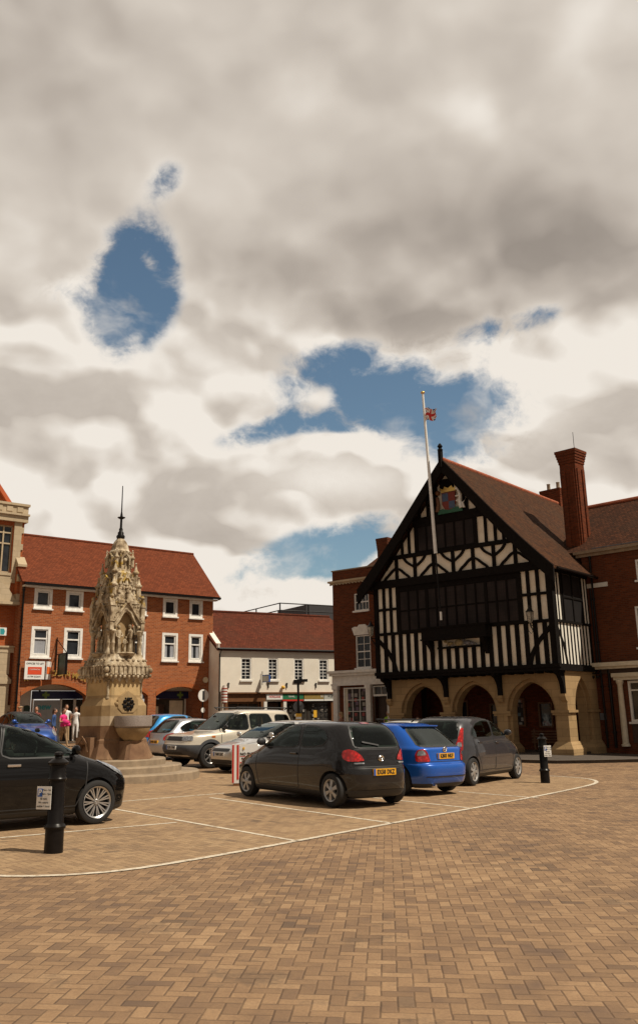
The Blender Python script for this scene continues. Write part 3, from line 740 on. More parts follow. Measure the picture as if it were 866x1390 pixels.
MB().prism([(-4.95, 10.02), (-3.7, 10.02), (-3.75, 10.2), (-4.0, 10.24), (-4.4, 10.16), (-4.7, 10.24), (-4.9, 10.2)], JF-.13, JF-.05).build('ground_scroll', 'arms_green', aw)
# roof
RX, RZ_, EZ = -4.4, 12.42, 7.12; EXR, EXL = .42, -9.22
def roof_slab(m, ex, ez, rx, rz, yA, yB, t=.14, flare=True):
    # gentle bell-cast to the eave
    n = 8; up = []
    for k in range(n+1):
        f = k/n; x = ex+(rx-ex)*f; z = ez+(rz-ez)*f-(.22*sin(pi*min(1, f*1.0))*(1-f) if flare else 0)
        up.append((x, z))
    dn = [(x, z-t) for x, z in up]
    poly = up+dn[::-1]
    m.prism(poly, yA, yB)
m = MB(); roof_slab(m, EXR, EZ, RX, RZ_, -1.05, 11); roof_slab(m, EXL, EZ, RX, RZ_, -1.05, 11)
rf = m.build('roof', 'tiles_brown', th)
m = MB()
for k in range(36): y = -1.05+k*.335; m.T = Matrix.Translation((RX, 0, RZ_-.04)); m.lathe([(.11, y), (.12, y+.30), (.10, y+.33)], (0, 0, 0), 10, 'y')
m.T = None; plain('ridge_tile', (.32, .085, .035), .9, var=.3, scale=4); m.build('ridge_tiles', 'ridge_tile', rf)
# barge boards
m = MB()
for ex in (EXR, EXL):
    d = 1 if ex > RX else -1
    top = []; 
    for k in range(9):
        f = k/8; x = ex+(RX-ex)*f; z = EZ+(RZ_-EZ)*f-.22*sin(pi*f)*(1-f); top.append((x, z-.02))
    bot = [(x-d*.02, z-.58-.08*(1-k/8)) for k, (x, z) in enumerate(top)]
    m.prism(top+bot[::-1], -1.12, -1.0)
m.build('barge_board', 'timber_black', th)
m = MB()   # soffit closing the front overhang
m.box(RX-.07, RX+.07, -1.2, -1.0, 12.0, 12.75); m.lathe([(.09, 0), (.13, .08), (.07, .16), (.12, .25), (.05, .36), (.0, .4)], (RX, -1.1, 12.72), 10)
m.build('gable_finial', 'timber_black', th)
m = MB(); m.tube([(.50, -.9, 7.0), (.50, 3.2, 7.0)], .06); m.tube([(.50, 3.0, 7.0), (.12, 3.0, 6.6), (.12, 3.0, 3.2)], .045)
m.build('gutter', 'iron_black', th)
tag(th)
# flagpole on balcony
fp = empty('flagpole', (TX, TY, 0), TRZ, 'tall white flagpole leaning from the balcony of the timber framed hall', 'flagpole')
pa = Vector((-4.72, -1.25, 5.2)); pb = Vector((-5.02, -1.30, 15.55)); pm = pa.lerp(pb, .29)
MB().tube([pm, pm.lerp(pb, .5), pb], .082, 10, .05).build('pole', 'white_gloss', fp, 60)
MB().tube([pa, pm], .035, 8).build('pole_foot', 'iron_black', fp, 60)
MB().tube([pa+Vector((0, 0, .15)), pa+Vector((0, 0, .5))], .05, 8).build('foot_sleeve', 'white_gloss', fp, 60)
MB().ball(tuple(pb+Vector((0, 0, .05))), .10, (1, 1, .7)).build('finial', 'gold_leaf', fp, 60)
# flag
fl = empty('flag', (TX, TY, 0), TRZ, 'small crumpled red, white and blue flag near the top of the flagpole', 'flag')
def flagmesh():
    nu, nv = 28, 18; vs = []; fs = []; mi = []
    for j in range(nv+1):
        for i in range(nu+1):
            u, v = i/nu, j/nv
            x = pb.x+.06+u*.62+.04*sin(v*5+u*3); y = pb.y+.10*sin(u*9+v*2)*u; z = pb.z-.72-v*.62*(1-.25*u)-.16*u+.05*sin(u*8)
            vs.append((x, y, z))
    for j in range(nv):
        for i in range(nu):
            a = j*(nu+1)+i; fs.append((a, a+1, a+nu+2, a+nu+1))
            u, v = (i+.5)/nu*2-1, (j+.5)/nv*2-1
            d = min(abs(u-v), abs(u+v))
            c = 0
            if d < .34: c = 1
            if d < .09: c = 2
            if abs(u) < .28 or abs(v) < .42: c = 1
            if abs(u) < .12 or abs(v) < .2: c = 2
            mi.append(c)
    me = bpy.data.meshes.new('cloth'); me.from_pydata(vs, [], fs); me.polygons.foreach_set('material_index', mi)
    return finish('cloth', me, ['flag_blue', 'sign_white', 'flag_red'], fl, 180)
plain('flag_blue', (.03, .05, .22), .8); plain('flag_red', (.55, .03, .03), .8)
flagmesh()
# wall lanterns
def lantern(x, y, z, wx, wy, label):
    o = empty('wall_lantern', (TX, TY, 0), TRZ, label, 'lantern', 'black bracket lanterns on the timber framed hall')
    m = MB(); m.lathe([(.05, 0), (.10, .06), (.15, .40), (.17, .42), (.10, .50), (.05, .58), (.02, .66)], (x, y, z), 8)
    m2 = MB(); m2.tube([(wx, wy, z-.55), ((x+wx)/2, (y+wy)/2, z-.28), (x, y, z-.12), (x, y, z)], .025); m2.tube([(wx, wy, z-.1), (x, y, z-.08)], .02)
    m2.lathe([(.14, .41), (.175, .43), (.10, .52), (.05, .60), (.02, .70)], (x, y, z), 8); m2.tube([(x-.1, y, z-.3), (x, y, z-.42), (x+.1, y, z-.3)], .012)
    for k in range(4): a = pi/4+k*pi/2; m2.tube([(x+.10*cos(a), y+.10*sin(a), z+.05), (x+.152*cos(a), y+.152*sin(a), z+.42)], .012, 5)
    m2.build('bracket', 'iron_black', o); m.build('lamp_glass', 'lantern_glass', o)
lantern(-8.60, JF-.42, 4.95, -8.55, JF-.05, 'black bracket lantern at the left corner of the timber framed hall')
lantern(-.80, JF-.42, 4.95, -.80, JF-.05, 'black bracket lantern right of the long window band of the timber framed hall')
# ============================================================ BRICK RANGE right of the hall
EO = Vector((11.37, 37.48)); ERZ = az2rz(135)
eb = empty('brick_shop_range', (EO.x, EO.y, 0), ERZ, 'dark red brick range with tall chimney and pale shopfront at the right edge', 'building')
m = MB(); wall_open(m, -.15, 9, -.4, 7.95, [(2.24, 3.3, 6.70, 7.55), (2.0, 3.1, 4.0, 5.65), (5, 6.1, 4.0, 5.65), (1.35, 3.6, .30, 2.75), (4.2, 6.6, .30, 2.75)], 0, .4); m.box(-.15, .25, .401, 5, -.4, 7.95)
m.build('wall', 'brick_red', eb)
boxobj('interior_dark', 'dark_interior', eb, .26, 8.9, .75, .8, -.3, 7.9)
for z0, z1 in ((6.70, 7.55), (4.0, 5.65)):
    for x0 in ((2.24, ) if z0 > 6 else (2.0, 5.0)): sash(eb, x0, x0+1.06, z0, z1, 0, 2, 4, .08)
m = MB(); m.box(-.35, 9, -.10, .3, 7.95, 8.08); m.box(-.42, 9, -.20, .3, 8.08, 8.20); m.build('cornice', 'stone_step', eb)
m = MB(); m.box(-.12, .95, -.05, .02, 6.60, 6.78); m.build('string_course', 'white_paint', eb)
m = MB(); m.box(.0, 1.0, -.06, -.002, 4.5, 6.5); 
m = MB(); m.prism([(-.12, 8.2), (3.4, 10.9), (3.4, 10.6), (.1, 8.05)], -1.4, 9, 'x'); m.prism([(3.4, 10.9), (7.0, 8.2), (6.8, 8.05), (3.4, 10.6)], -1.4, 9, 'x')
rfe = m.build('roof', 'tiles_brown_x', eb)
m = MB(); m.tube([(-1.6, 3.4, 10.9), (9, 3.4, 10.9)], .12, 8); m.build('ridge_tiles', 'ridge_tile', rfe)
m = MB(); m.box(.4, 9, -.05, -.03, 8.22, 8.3); m.build('lead_flashing', 'lead_grey', rfe)
# shopfront
m = MB(); m.box(-.12, 9, -.42, -.002, 3.30, 3.46); m.box(-.05, 9, -.30, -.002, 3.20, 3.298)
m.box(.78, 9, -.22, -.002, 2.86, 3.02); m.box(.84, 9, -.16, -.002, 2.74, 2.858)
m.build('shop_cornice', 'cream_paint', eb)

boxobj('fascia', 'timber_brown', eb, .25, 9, -.10, -.003, 3.03, 3.19)
for x in (1.08, 3.95, 6.9):
    MB().lathe([(.17, .16), (.17, .24), (.13, .27), (.125, .9), (.105, 2.55), (.13, 2.6), (.15, 2.66), (.15, 2.74)], (x, -.12, 0), 16).build('shop_column', 'cream_paint', eb, 40)
for x0, x1 in ((1.35, 3.6), (4.2, 6.6)):
    f = sash(eb, x0, x1, 1.10, 2.70, .0, 2, 1, .09, True, 'glass_shop', 'white_paint')
    boxobj('transom', 'white_paint', f, x0+.09, x1-.09, .04, .1, 2.30, 2.36)
    boxobj('stall_riser', 'timber_brown', f, x0, x1, .02, .10, .2, 1.0)
    boxobj('window_poster', 'sign_magenta', f, x0+.42, x0+1.3, .095, .10, 1.35, 2.15)
    boxobj('poster_band', 'sign_white', f, x0+.48, x0+1.24, .088, .093, 1.45, 1.56)
pipe(eb, .28, -.08, .1, 7.9); pipe(eb, .62, -.06, .1, 3.2, .06)
boxobj('name_plaque', 'lead_grey', eb, .03, .30, -.05, -.002, 1.18, 1.46)
m = MB()
for x in (.02, .24): m.box(x-.03, x+.03, -.35, -.003, 3.02, 3.06); m.ball((x, -.30, 2.90), .075)
m.build('security_lamp', 'iron_black', eb)
# tall chimney (a part of the range)
def chimney(name, parent, cx, cy, w_, d_, z0, z1, flare=.12, ribs=True, mat='brick_chimney', pots=0):
    m = MB(); h = z1-z0
    m.box(cx-w_/2, cx+w_/2, cy-d_/2, cy+d_/2, z0, z1-.62)
    if ribs:
        for s_ in (-1, 1):
            m.box(cx+s_*w_*.27-.10, cx+s_*w_*.27+.10, cy-d_/2-.055, cy+d_/2+.055, z0, z1-.9)
            m.box(cx-w_/2-.055, cx+w_/2+.055, cy+s_*d_*.27-.10, cy+s_*d_*.27+.10, z0, z1-.9)
    for k in range(5):
        e = flare*(k+1)/5; zz = z1-.62+k*.124
        m.box(cx-w_/2-e, cx+w_/2+e, cy-d_/2-e, cy+d_/2+e, zz, zz+.122)
    o = m.build(name, mat, parent)
    for k in range(pots):
        MB().lathe([(.12, 0), (.10, .1), (.09, .35), (.11, .40), (.10, .42)], (cx-w_/4+k*w_/2, cy, z1), 10).build('chimney_pot', 'stone_step', o, 40)
    return o
ch = chimney('chimney', eb, -.62, .80, .78, .80, 6.6, 13.0, .13)
MB().tube([(-.4, .8, 12.9), (-.4, .8, 13.9)], .012).build('aerial', 'iron_black', ch)
chimney('chimney', eb, -5.5, 7.6, 1.15, .8, 9, 13.25, .06, False, 'brick_chimney', 2)
# ============================================================ BRICK HOUSE left of the hall
dO = Vector((TX, TY))+Vector((.636, .7716))*1.0
db = empty('brick_house', (dO.x, dO.y, 0), TRZ, 'narrow red brick house with parapet and white shopfront left of the timber hall', 'building')
m = MB(); wall_open(m, -12.34, -7.6, -.4, 7.85, [(-11.0, -10.12, 6.44, 7.28), (-10.98, -10.1, 3.72, 5.25), (-11.75, -10.35, .5, 2.85), (-10.0, -9.1, 0, 2.9)], 0, .35)
m.box(-12.34, -11.99, .351, 7, -.4, 7.85); m.box(-12.34, -7.6, .0, .3, 8.02, 8.5); m.box(-12.34, -12.0, .301, 7, 8.02, 8.5)
m.build('wall', 'brick_red', db)
boxobj('interior_dark', 'dark_interior', db, -11.9, -7.7, .9, .95, -.3, 7.8)
m = MB(); m.box(-12.44, -7.6, -.10, .36, 7.85, 7.93); m.box(-12.52, -7.6, -.18, .36, 7.93, 8.02)
for k in range(24): x = -12.4+k*.2; m.box(x, x+.08, -.16, -.10, 7.80, 7.85)
m.build('cornice', 'stone_pale', db); m = MB(); m.box(-12.38, -7.6, -.04, .34, 8.5, 8.56); m.build('coping', 'stone_step', db)
sash(db, -11.0, -10.12, 6.44, 7.28, 0, 4, 2, .05); sash(db, -10.98, -10.1, 3.72, 5.25, 0, 2, 4, .05)
m = MB()
for k in range(7): a = -60+20*k; cx_ = -10.54; 
m.prism([(-11.02, 5.27), (-10.06, 5.27), (-9.92, 5.62), (-10.1, 5.68), (-10.25, 5.66), (-10.36, 5.76), (-10.72, 5.76), (-10.83, 5.66), (-10.98, 5.68), (-11.16, 5.62)], -.06, .04)
m.build('window_head', 'white_paint', db)
m = MB(); m.prism([(.6, 8.0), (3.4, 9.6), (3.4, 9.45), (.6, 7.85)], -12, -7, 'x'); m.prism([(3.4, 9.6), (6.4, 8.0), (6.4, 7.85), (3.4, 9.45)], -12, -7, 'x'); m.build('roof', 'tiles_brown_x', db)
chimney('chimney', db, -10.35, 1.9, .62, .6, 8.2, 10.2, .05, False, 'brick_red')
# white shopfront
m = MB(); m.box(-12.50, -7.7, -.40, -.002, 3.50, 3.62); m.box(-12.44, -7.7, -.30, -.002, 3.38, 3.498); m.box(-12.36, -7.7, -.16, -.002, 3.02, 3.378); m.box(-12.40, -7.7, -.22, -.002, 2.92, 3.018)
m.build('shop_entablature', 'white_paint', db)
for x in (-12.18, -10.22, -9.0):
    MB().box(x-.13, x+.13, -.18, -.002, .1, 2.75).box(x-.17, x+.17, -.22, -.004, 2.75, 2.918).box(x-.16, x+.16, -.21, -.004, .0, .35).build('pilaster', 'white_paint', db)
f = sash(db, -11.75, -10.35, .62, 2.82, -.08, 3, 4, .06, False, 'goods_toys', 'white_paint', bar=.025, meet=False)
boxobj('stall_riser', 'white_paint', f, -11.95, -10.36, -.10, .05, .1, .60)
boxobj('window_blind', 'cream_paint', f, -11.75, -11.55, .0, .02, .65, 2.8)
f = sash(db, -10.02, -9.14, 2.42, 2.86, -.05, 2, 1, .05, False, 'glass_shop', 'white_paint')
f = MB().box(-10.0, -9.92, -.03, .03, .1, 2.38).box(-9.24, -9.16, -.03, .03, .1, 2.38).box(-9.92, -9.24, .2, .25, .1, 2.38).build('door', 'timber_brown', db)
boxobj('door_opening_frame', 'white_paint', f, -10.0, -9.16, -.05, .06, 2.38, 2.42)
# ============================================================ WHITE RENDERED HOUSE (far middle)
CRZ = az2rz(59)
cb = empty('rendered_house', (-5.66, 49.0, 0), CRZ, 'cream rendered two storey house with long red tiled roof and a row of small shops', 'building')
m = MB()
wins = [(1.33, 1.99), (3.02, 3.66), (4.70, 5.34), (6.36, 7.0)]
wall_open(m, 0, 9.5, -.4, 5.25, [(a, b, 3.52, 4.74) for a, b in wins]+[(.50, 9.2, .0, 2.36)], 0, .35)
m.box(0, .35, .351, 5.5, -.4, 5.25); m.prism([(0, 5.25), (4.0, 8.0), (5.5, 5.25)], 0, .3, 'x')
m.build('wall', 'cream_render', cb)
boxobj('interior_dark', 'dark_interior', cb, .4, 9.2, .9, .95, -.3, 5.2)
for a, b in wins: sash(cb, a, b, 3.52, 4.74, 0, 2, 6, .07, True, bar=.025)
m = MB()
for z, h, e in ((0, 0, 0),): m.prism([(-.14, 5.20), (4.05, 7.72), (4.05, 7.58), (-.02, 5.1)], -.12, 9.6, 'x'); m.prism([(4.05, 7.72), (7.5, 5.6), (7.4, 5.5), (4.05, 7.58)], -.12, 9.6, 'x')
rc = m.build('roof', 'tiles_red', cb)
m = MB(); m.tube([(-.12, 4.05, 7.72), (9.6, 4.05, 7.72)], .10, 8); m.build('ridge_tiles', 'tiles_red', rc)
m = MB(); m.tube([(-.15, -.17, 5.2), (9.6, -.17, 5.2)], .06, 8); m.tube([(.12, -.17, 5.18), (.02, -.06, 4.9), (.02, -.06, 0)], .04); m.build('gutter', 'iron_black', cb)
boxobj('verge_flashing', 'white_paint', cb, -.14, -.08, -.25, .05, 5.24, 5.45)
# shop row
m = MB(); m.box(.42, 9.4, -.22, -.002, 2.78, 2.86); m.box(.42, 2.82, -.10, -.002, 2.36, 2.78); m.build('shop_fascia', 'brown_wood', cb)
for q in ((.35, .5, -.1, .05, 0, 2.78), (2.55, 2.68, -.1, .05, 0, 2.355), (3.84, 3.92, -.1, .05, 0, 2.355), (.50, 2.55, .0, .08, 0, .9), (7.1, 7.25, -.1, .05, 0, 2.355)): boxobj('shop_frame', 'brown_wood', cb, *q)
for x in (2.70, 3.93, 7.28): boxobj('shop_pilaster', 'white_paint', cb, x, x+.19, -.14, -.002, 0, 2.352)
for (x0, x1, mt, nm) in ((2.86, 3.86, 'sign_white', ''), (3.87, 5.2, 'sign_green', ''), (5.26, 6.55, 'sign_olive', ''), (6.58, 8.6, 'sign_pale', '')):
    s_ = boxobj('shop_sign', mt, cb, x0, x1, -.16, -.003, 2.46, 2.75)
    if mt == 'sign_green': boxobj('sign_stripe', 'sign_red', s_, x0, x1, -.158, -.004, 2.37, 2.455)
    if mt in ('sign_olive', 'sign_pale'): boxobj('sign_stripe', 'sign_white', s_, x0, x1, -.158, -.004, 2.37, 2.455)
    if mt == 'sign_white': text('sign_lettering', 'MORGANS', .15, 'sign_red', s_, ((x0+x1)/2, -.165, 2.60), sx=1.0)
    if mt == 'sign_green': text('sign_lettering', 'TRAVEL', .13, 'sign_white', s_, ((x0+x1)/2-.1, -.165, 2.61))
    if mt == 'sign_pale': text('sign_lettering', 'M LETS', .15, 'sign_black', s_, (x0+.5, -.165, 2.61))
    if mt == 'sign_olive': text('sign_lettering', 'H', .2, 'sign_white', s_, (x1-.12, -.165, 2.61))
f = sash(cb, .55, 2.5, .95, 2.33, .02, 3, 1, .07, False, 'glass_shop', 'brown_wood'); boxobj('shop_display', 'goods_cards', f, .75, 2.3, .105, .11, 1.0, 1.5)
f = sash(cb, 4.2, 7.05, .55, 2.30, .02, 4, 1, .06, False, 'glass_shop', 'timber_brown')
for i in range(9):
    if i in (4,): continue
    for j in range(6):
        if random.random() < .12: continue
        x = 4.42+i*.29; z = .70+j*.265; MB().box(x, x+.20, .085, .09, z, z+.17).build('property_card', 'goods_cards', f)
boxobj('orange_card', 'sign_yellow', f, 6.0, 6.22, .08, .086, 1.45, 1.85)
sash(cb, 7.5, 9.1, .55, 2.3, .02, 2, 1, .06, False, 'goods_cards', 'timber_brown')
d = MB().box(2.98, 3.80, .25, .31, 0, 2.3).build('door', 'timber_brown', cb)
# small fittings on the wall
for x in (.55, 3.0, 4.18, 6.1):
    m = MB(); m.box(x, x+.05, -.06, -.002, 3.10, 3.38); m.box(x-.04, x+.09, -.05, -.004, 3.30, 3.34); m.build('wall_bracket', 'sign_black', cb)
m = MB(); m.ball((3.92, -.12, 3.12), .11, (1, 1, 1)); m.build('alarm_box', 'sign_yellow', cb, 60)
# barber pole sign
bp = empty('barber_sign', (-5.66, 49.0, 0), CRZ, 'red and white diagonal striped barber sign at the left corner of the cream house', 'shop sign')
m = MB(); 
for k in range(12): m.mi = k % 2; z = 2.26+k*.075; m.lathe([(.16 if 0 < k < 11 else .10, z), (.16 if 0 < k < 11 else .10, z+.075)], (.24, -.24, 0), 12)
m.build('striped_drum', ['stripe_red', 'sign_white'], bp, 40); MB().tube([(.24, -.24, 3.2), (.24, -.02, 3.2)], .02).build('bracket', 'iron_black', bp)
# hanging sign on cream house
hs = empty('hanging_sign', (-5.66, 49.0, 0), CRZ, 'small pale blue framed sign hanging from a black bracket on the cream house', 'shop sign')
MB().tube([(2.62, -.08, 3.25), (2.62, -.08, 4.0)], .02).tube([(2.62, -.08, 3.78), (2.62, -.95, 3.78)], .015).build('bracket', 'iron_black', hs)
s_ = MB().box(2.60, 2.63, -.95, -.12, 3.42, 3.74).build('sign_panel', 'sign_pale', hs)
MB().box(2.575, 2.655, -.98, -.95, 3.40, 3.76).box(2.575, 2.655, -.95, -.12, 3.74, 3.77).box(2.575, 2.655, -.95, -.12, 3.39, 3.42).build('sign_frame', 'sign_blue', s_)
# roof plant with railing behind
rp = empty('rooftop_plant_room', (-.7, 63, 0), CRZ, 'dark flat roofed plant room with black railings rising behind the cream house roof', 'building')
MB().box(-5, 8, 0, 8, -.4, 8.2).build('wall', 'brick_red', rp); MB().box(1.0, 8, 2.5, 7, 8.2, 9.55).build('plant_room', 'dark_grey', rp)
m = MB()
A_, B_, C_ = (-2.4, .3), (2.3, .3), (7.9, .3)
for (x, y) in ((-2.4, .3), (-.1, .3), (2.3, .3), (5, .3), (7.9, .3), (-2.4, 4)): m.tube([(x, y, 8.2), (x, y, 9.25)], .05)
for z in (8.75, 9.25): m.tube([(-2.4, .3, z), (7.9, .3, z)], .04); m.tube([(-2.4, .3, z), (-2.4, 6, z)], .04)
m.build('railing', 'iron_black', rp)
# ============================================================ THREE STOREY BRICK BLOCK
BRZ = az2rz(50)
bb = empty('brick_block', (-12.47, 45.0, 0), BRZ, 'three storey orange brick block with wide tiled roof, white windows and arched arcade', 'building')
top = [(-2.30, -1.36), (-.64, .30), (1.35, 2.25), (3.05, 3.97), (4.97, 5.88), (6.65, 7.51)]
mid = [(-2.32, -1.34), (-.63, .36), (1.33, 2.28), (3.02, 3.98), (4.97, 5.95), (6.65, 7.56)]
m = MB()
wall_open(m, -2.95, 8.22, 3.45, 8.22, [(a, b, 6.95, 7.94) for a, b in top]+[(a, b, 4.56, 6.06) for a, b in mid], 0, .35)
ar = [seg_arch(-2.66, .72, 2.72, 3.28), seg_arch(1.2, 4.22, 2.72, 3.22), seg_arch(4.70, 7.80, 2.72, 3.20)]
m.prism(comb(-2.95, 8.22, -.4, 3.45, ar), 0, .38)
m.box(-2.95, -2.6, .381, 5.2, -.4, 8.22); m.box(7.87, 8.22, .381, 5.2, -.4, 8.22); m.prism([(0, 8.22), (2.6, 11.0), (5.2, 8.22)], 7.95, 8.2, 'x')
m.build('wall', 'brick_orange', bb)
for a in ar:
    n = len(a); m = MB()
    for k in range(n-1): m.prism([a[k], a[k+1], (a[k+1][0], a[k+1][1]+.24), (a[k][0], a[k][1]+.24)], -.03, .10)
    m.build('arch_band', 'brick_orange_band', bb)
for k, (a, b) in enumerate(top): casement(bb, a, b, 6.95, 7.94, 0, .13)
for k, (a, b) in enumerate(mid): casement(bb, a, b, 4.56, 6.06, 0, .13, True, 5.48, curtain=(1 if k == 0 else (2 if k in (4, 5) else False)))
m = MB()
m.prism([(-.42, 8.17), (2.6, 11.12), (2.6, 10.96), (-.36, 8.05)], -3.1, 8.42, 'x'); m.prism([(2.6, 11.12), (5.6, 8.17), (5.5, 8.05), (2.6, 10.96)], -3.1, 8.42, 'x')
rb = m.build('roof', 'tiles_orange', bb)
m = MB(); m.tube([(-3.1, 2.6, 11.1), (8.42, 2.6, 11.1)], .09, 8); m.build('ridge_tiles', 'tiles_orange', rb)
m = MB(); m.box(-2.95, 8.3, -.36, -.05, 7.95, 8.03); m.build('soffit_board', 'white_paint', bb)
m = MB(); m.box(-3.0, 8.42, -.52, -.38, 8.04, 8.14); m.build('gutter', 'iron_black', bb)
boxobj('verge_board', 'white_paint', bb, 8.40, 8.45, -.42, -.2, 8.02, 8.22)
# recessed shopfronts
m = MB(); m.box(-2.6, -1.52, 1.5, 1.6, -.3, 3.45); m.box(-1.52, 7.86, 1.5, 1.6, 3.02, 3.45); m.build('recess_wall', 'cream_render', bb)
m = MB(); m.box(-2.6, 7.86, .39, 1.5, 3.40, 3.44); m.build('recess_ceiling', 'cream_render', bb)
MB().prism([(-2.55, 0)]+arch(-2.55, -1.95, 1.9, 2.45)+[(-1.95, 0)], 1.46, 1.49).build('side_passage', 'dark_interior', bb)
fs = boxobj('shop_fascia', 'sign_navy', bb, -1.50, 4.1, 1.30, 1.5, 2.60, 3.0)
fs2 = boxobj('shop_fascia', 'sign_navy', bb, 4.72, 7.5, 1.30, 1.5, 2.60, 3.0)
def cross(parent, cx, cz, s_, y):
    MB().box(cx-s_*.33, cx+s_*.33, y-.03, y, cz-s_, cz+s_).box(cx-s_, cx-s_*.335, y-.03, y, cz-s_*.33, cz+s_*.33).box(cx+s_*.335, cx+s_, y-.03, y, cz-s_*.33, cz+s_*.33).build('green_cross', 'cross_green', parent)
cross(fs, -.85, 2.80, .19, 1.29); cross(fs2, 6.95, 2.80, .19, 1.29)
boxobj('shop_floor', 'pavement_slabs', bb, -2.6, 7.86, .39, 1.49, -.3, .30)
f = MB().box(-1.5, -1.44, 1.34, 1.5, .3, 2.595).box(.0, .06, 1.34, 1.5, .3, 2.595).box(.70, .82, 1.34, 1.5, .3, 2.595).box(-1.44, 0, 1.36, 1.48, .3, .55).build('shop_frame', 'white_paint', bb)
boxobj('poster', 'poster_grey', f, -1.40, -.04, 1.40, 1.41, .56, 2.55)
text('poster_lettering', 'new', .42, 'sign_teal', f, (-.85, 1.392, 2.22), ext=.003, bold=.012)
for a, b in ((.06, .70), (.82, 2.4), (2.4, 4.1), (4.8, 6.3), (6.3, 7.3)):
    MB().box(a, b, 1.42, 1.43, .35, 2.59).build('shop_pane', 'glass_shop', f)
boxobj('display_panel', 'cream_paint', f, 6.35, 7.2, 1.40, 1.41, .5, 2.5); boxobj('display_panel', 'timber_brown', f, 5.2, 6.0, 1.40, 1.41, .5, 2.3)
boxobj('white_mullion', 'white_paint', f, 7.3, 7.38, 1.36, 1.44, .3, 2.59); boxobj('display_panel', 'cream_paint', f, 5.45, 5.65, 1.385, 1.395, .5, 2.2)
g_ = MB().prism([(-1.86, .5)]+seg_arch(-1.86, -1.56, 2.25, 2.30, 6)+[(-1.56, .5)], 1.44, 1.495).build('green_gate_panel', 'green_board', bb)
MB().ball((-1.75, -.1, 2.95), .06).build('wall_lamp', 'iron_black', bb)
MB().lathe([(.16, 0), (.15, .09), (.05, .12)], (7.72, -.12, 3.57), 16, 'y').build('alarm_box', 'sign_cream', bb, 40)
# gilt letters following the arch
le = empty('gilt_letters', (-12.47, 45.0, 0), BRZ, 'gilt capital letters set in a curve over the first brick arch', 'lettering')
ws = 'ROSE & CROWN MALL'
for k, c_ in enumerate(ws):
    if c_ == ' ': continue
    f_ = (k+.5)/len(ws); x = -2.55+3.25*f_; z = 3.36+.30*(1-(2*f_-1)**2)*1.0-.02
    text('gilt_letter', c_, .37, 'gold_leaf', le, (x, -.06, z+.16), (pi/2, 0, 0), ext=.015, bold=.006)
    bpy.context.object if False else None
pipe(bb, -2.88, -.1, 0, 8.0, .05)
# sign boards on the brick block
tb = empty('to_let_board', (-12.47, 45.0, 0), BRZ, 'white and red OFFICES TO LET board fixed to the orange brick wall', 'sign board')
f = boxobj('board', 'sign_white', tb, -2.62, -1.62, -.22, -.18, 3.50, 4.36)
boxobj('red_panel', 'sign_orange_red', f, -2.47, -1.77, -.228, -.221, 3.72, 4.08)
text('board_lettering', 'OFFICES TO LET', .115, 'sign_black', f, (-2.12, -.226, 4.24), ext=.003, sx=1.05); text('board_lettering', 'COMMERCIAL', .085, 'sign_white', f, (-2.12, -.234, 3.96), ext=.003); text('board_lettering', '01799 522641', .105, 'sign_black', f, (-2.12, -.226, 3.62), ext=.003, sx=1.1)
f = MB().prism([(-1.55, -.20), (-1.50, -.24), (-1.18, .02), (-1.21, .06)], 3.50, 4.36, 'z').build('board', 'sign_white', tb)
MB().prism([(-1.52, -.235), (-1.50, -.255), (-1.24, -.045), (-1.26, -.02)], 3.76, 4.1, 'z').build('red_panel', 'sign_orange', f)
m = MB(); m.tube([(-2.0, -.17, 3.9), (-2.0, 0, 3.9)], .02); m.build('board_fixing', 'iron_black', tb)
hg = empty('hanging_sign', (-12.47, 45.0, 0), BRZ, 'dark green board hanging from a long black bracket over the first brick arch', 'hanging sign')
MB().tube([(-1.0, -.06, 3.85), (-1.0, -.06, 5.55)], .03).tube([(-1.0, -.06, 4.72), (-1.0, -1.35, 4.72)], .025).tube([(-1.0, -.06, 5.45), (-1.0, -1.25, 4.74)], .02).build('bracket', 'iron_black', hg)
s_ = MB().box(-1.03, -.97, -1.25, -.45, 3.72, 4.66).build('sign_panel', 'green_board', hg); MB().box(-1.06, -.94, -1.29, -1.25, 3.70, 4.68).box(-1.06, -.94, -.45, -.41, 3.70, 4.68).box(-1.06, -.94, -1.25, -.45, 4.66, 4.70).build('sign_frame', 'iron_black', s_)
# round street signs under the third arch
rs = empty('round_sign', (-12.47, 45.0, 0), BRZ, 'white round traffic sign with a small disc below, in front of the third brick arch', 'traffic sign')
MB().tube([(7.30, -.5, 0), (7.30, -.5, 3.1)], .04).build('post', 'iron_black', rs)
d_ = MB().lathe([(.33, 0), (.33, .03)], (7.30, -.57, 2.72), 24, 'y').build('sign_disc', 'sign_white', rs)
MB().box(7.24, 7.36, -.585, -.572, 2.50, 2.96).build('sign_symbol', 'sign_black', d_)
MB().lathe([(.13, 0), (.13, .02)], (7.30, -.56, 1.95), 20, 'y').build('small_disc', 'sign_white', rs)
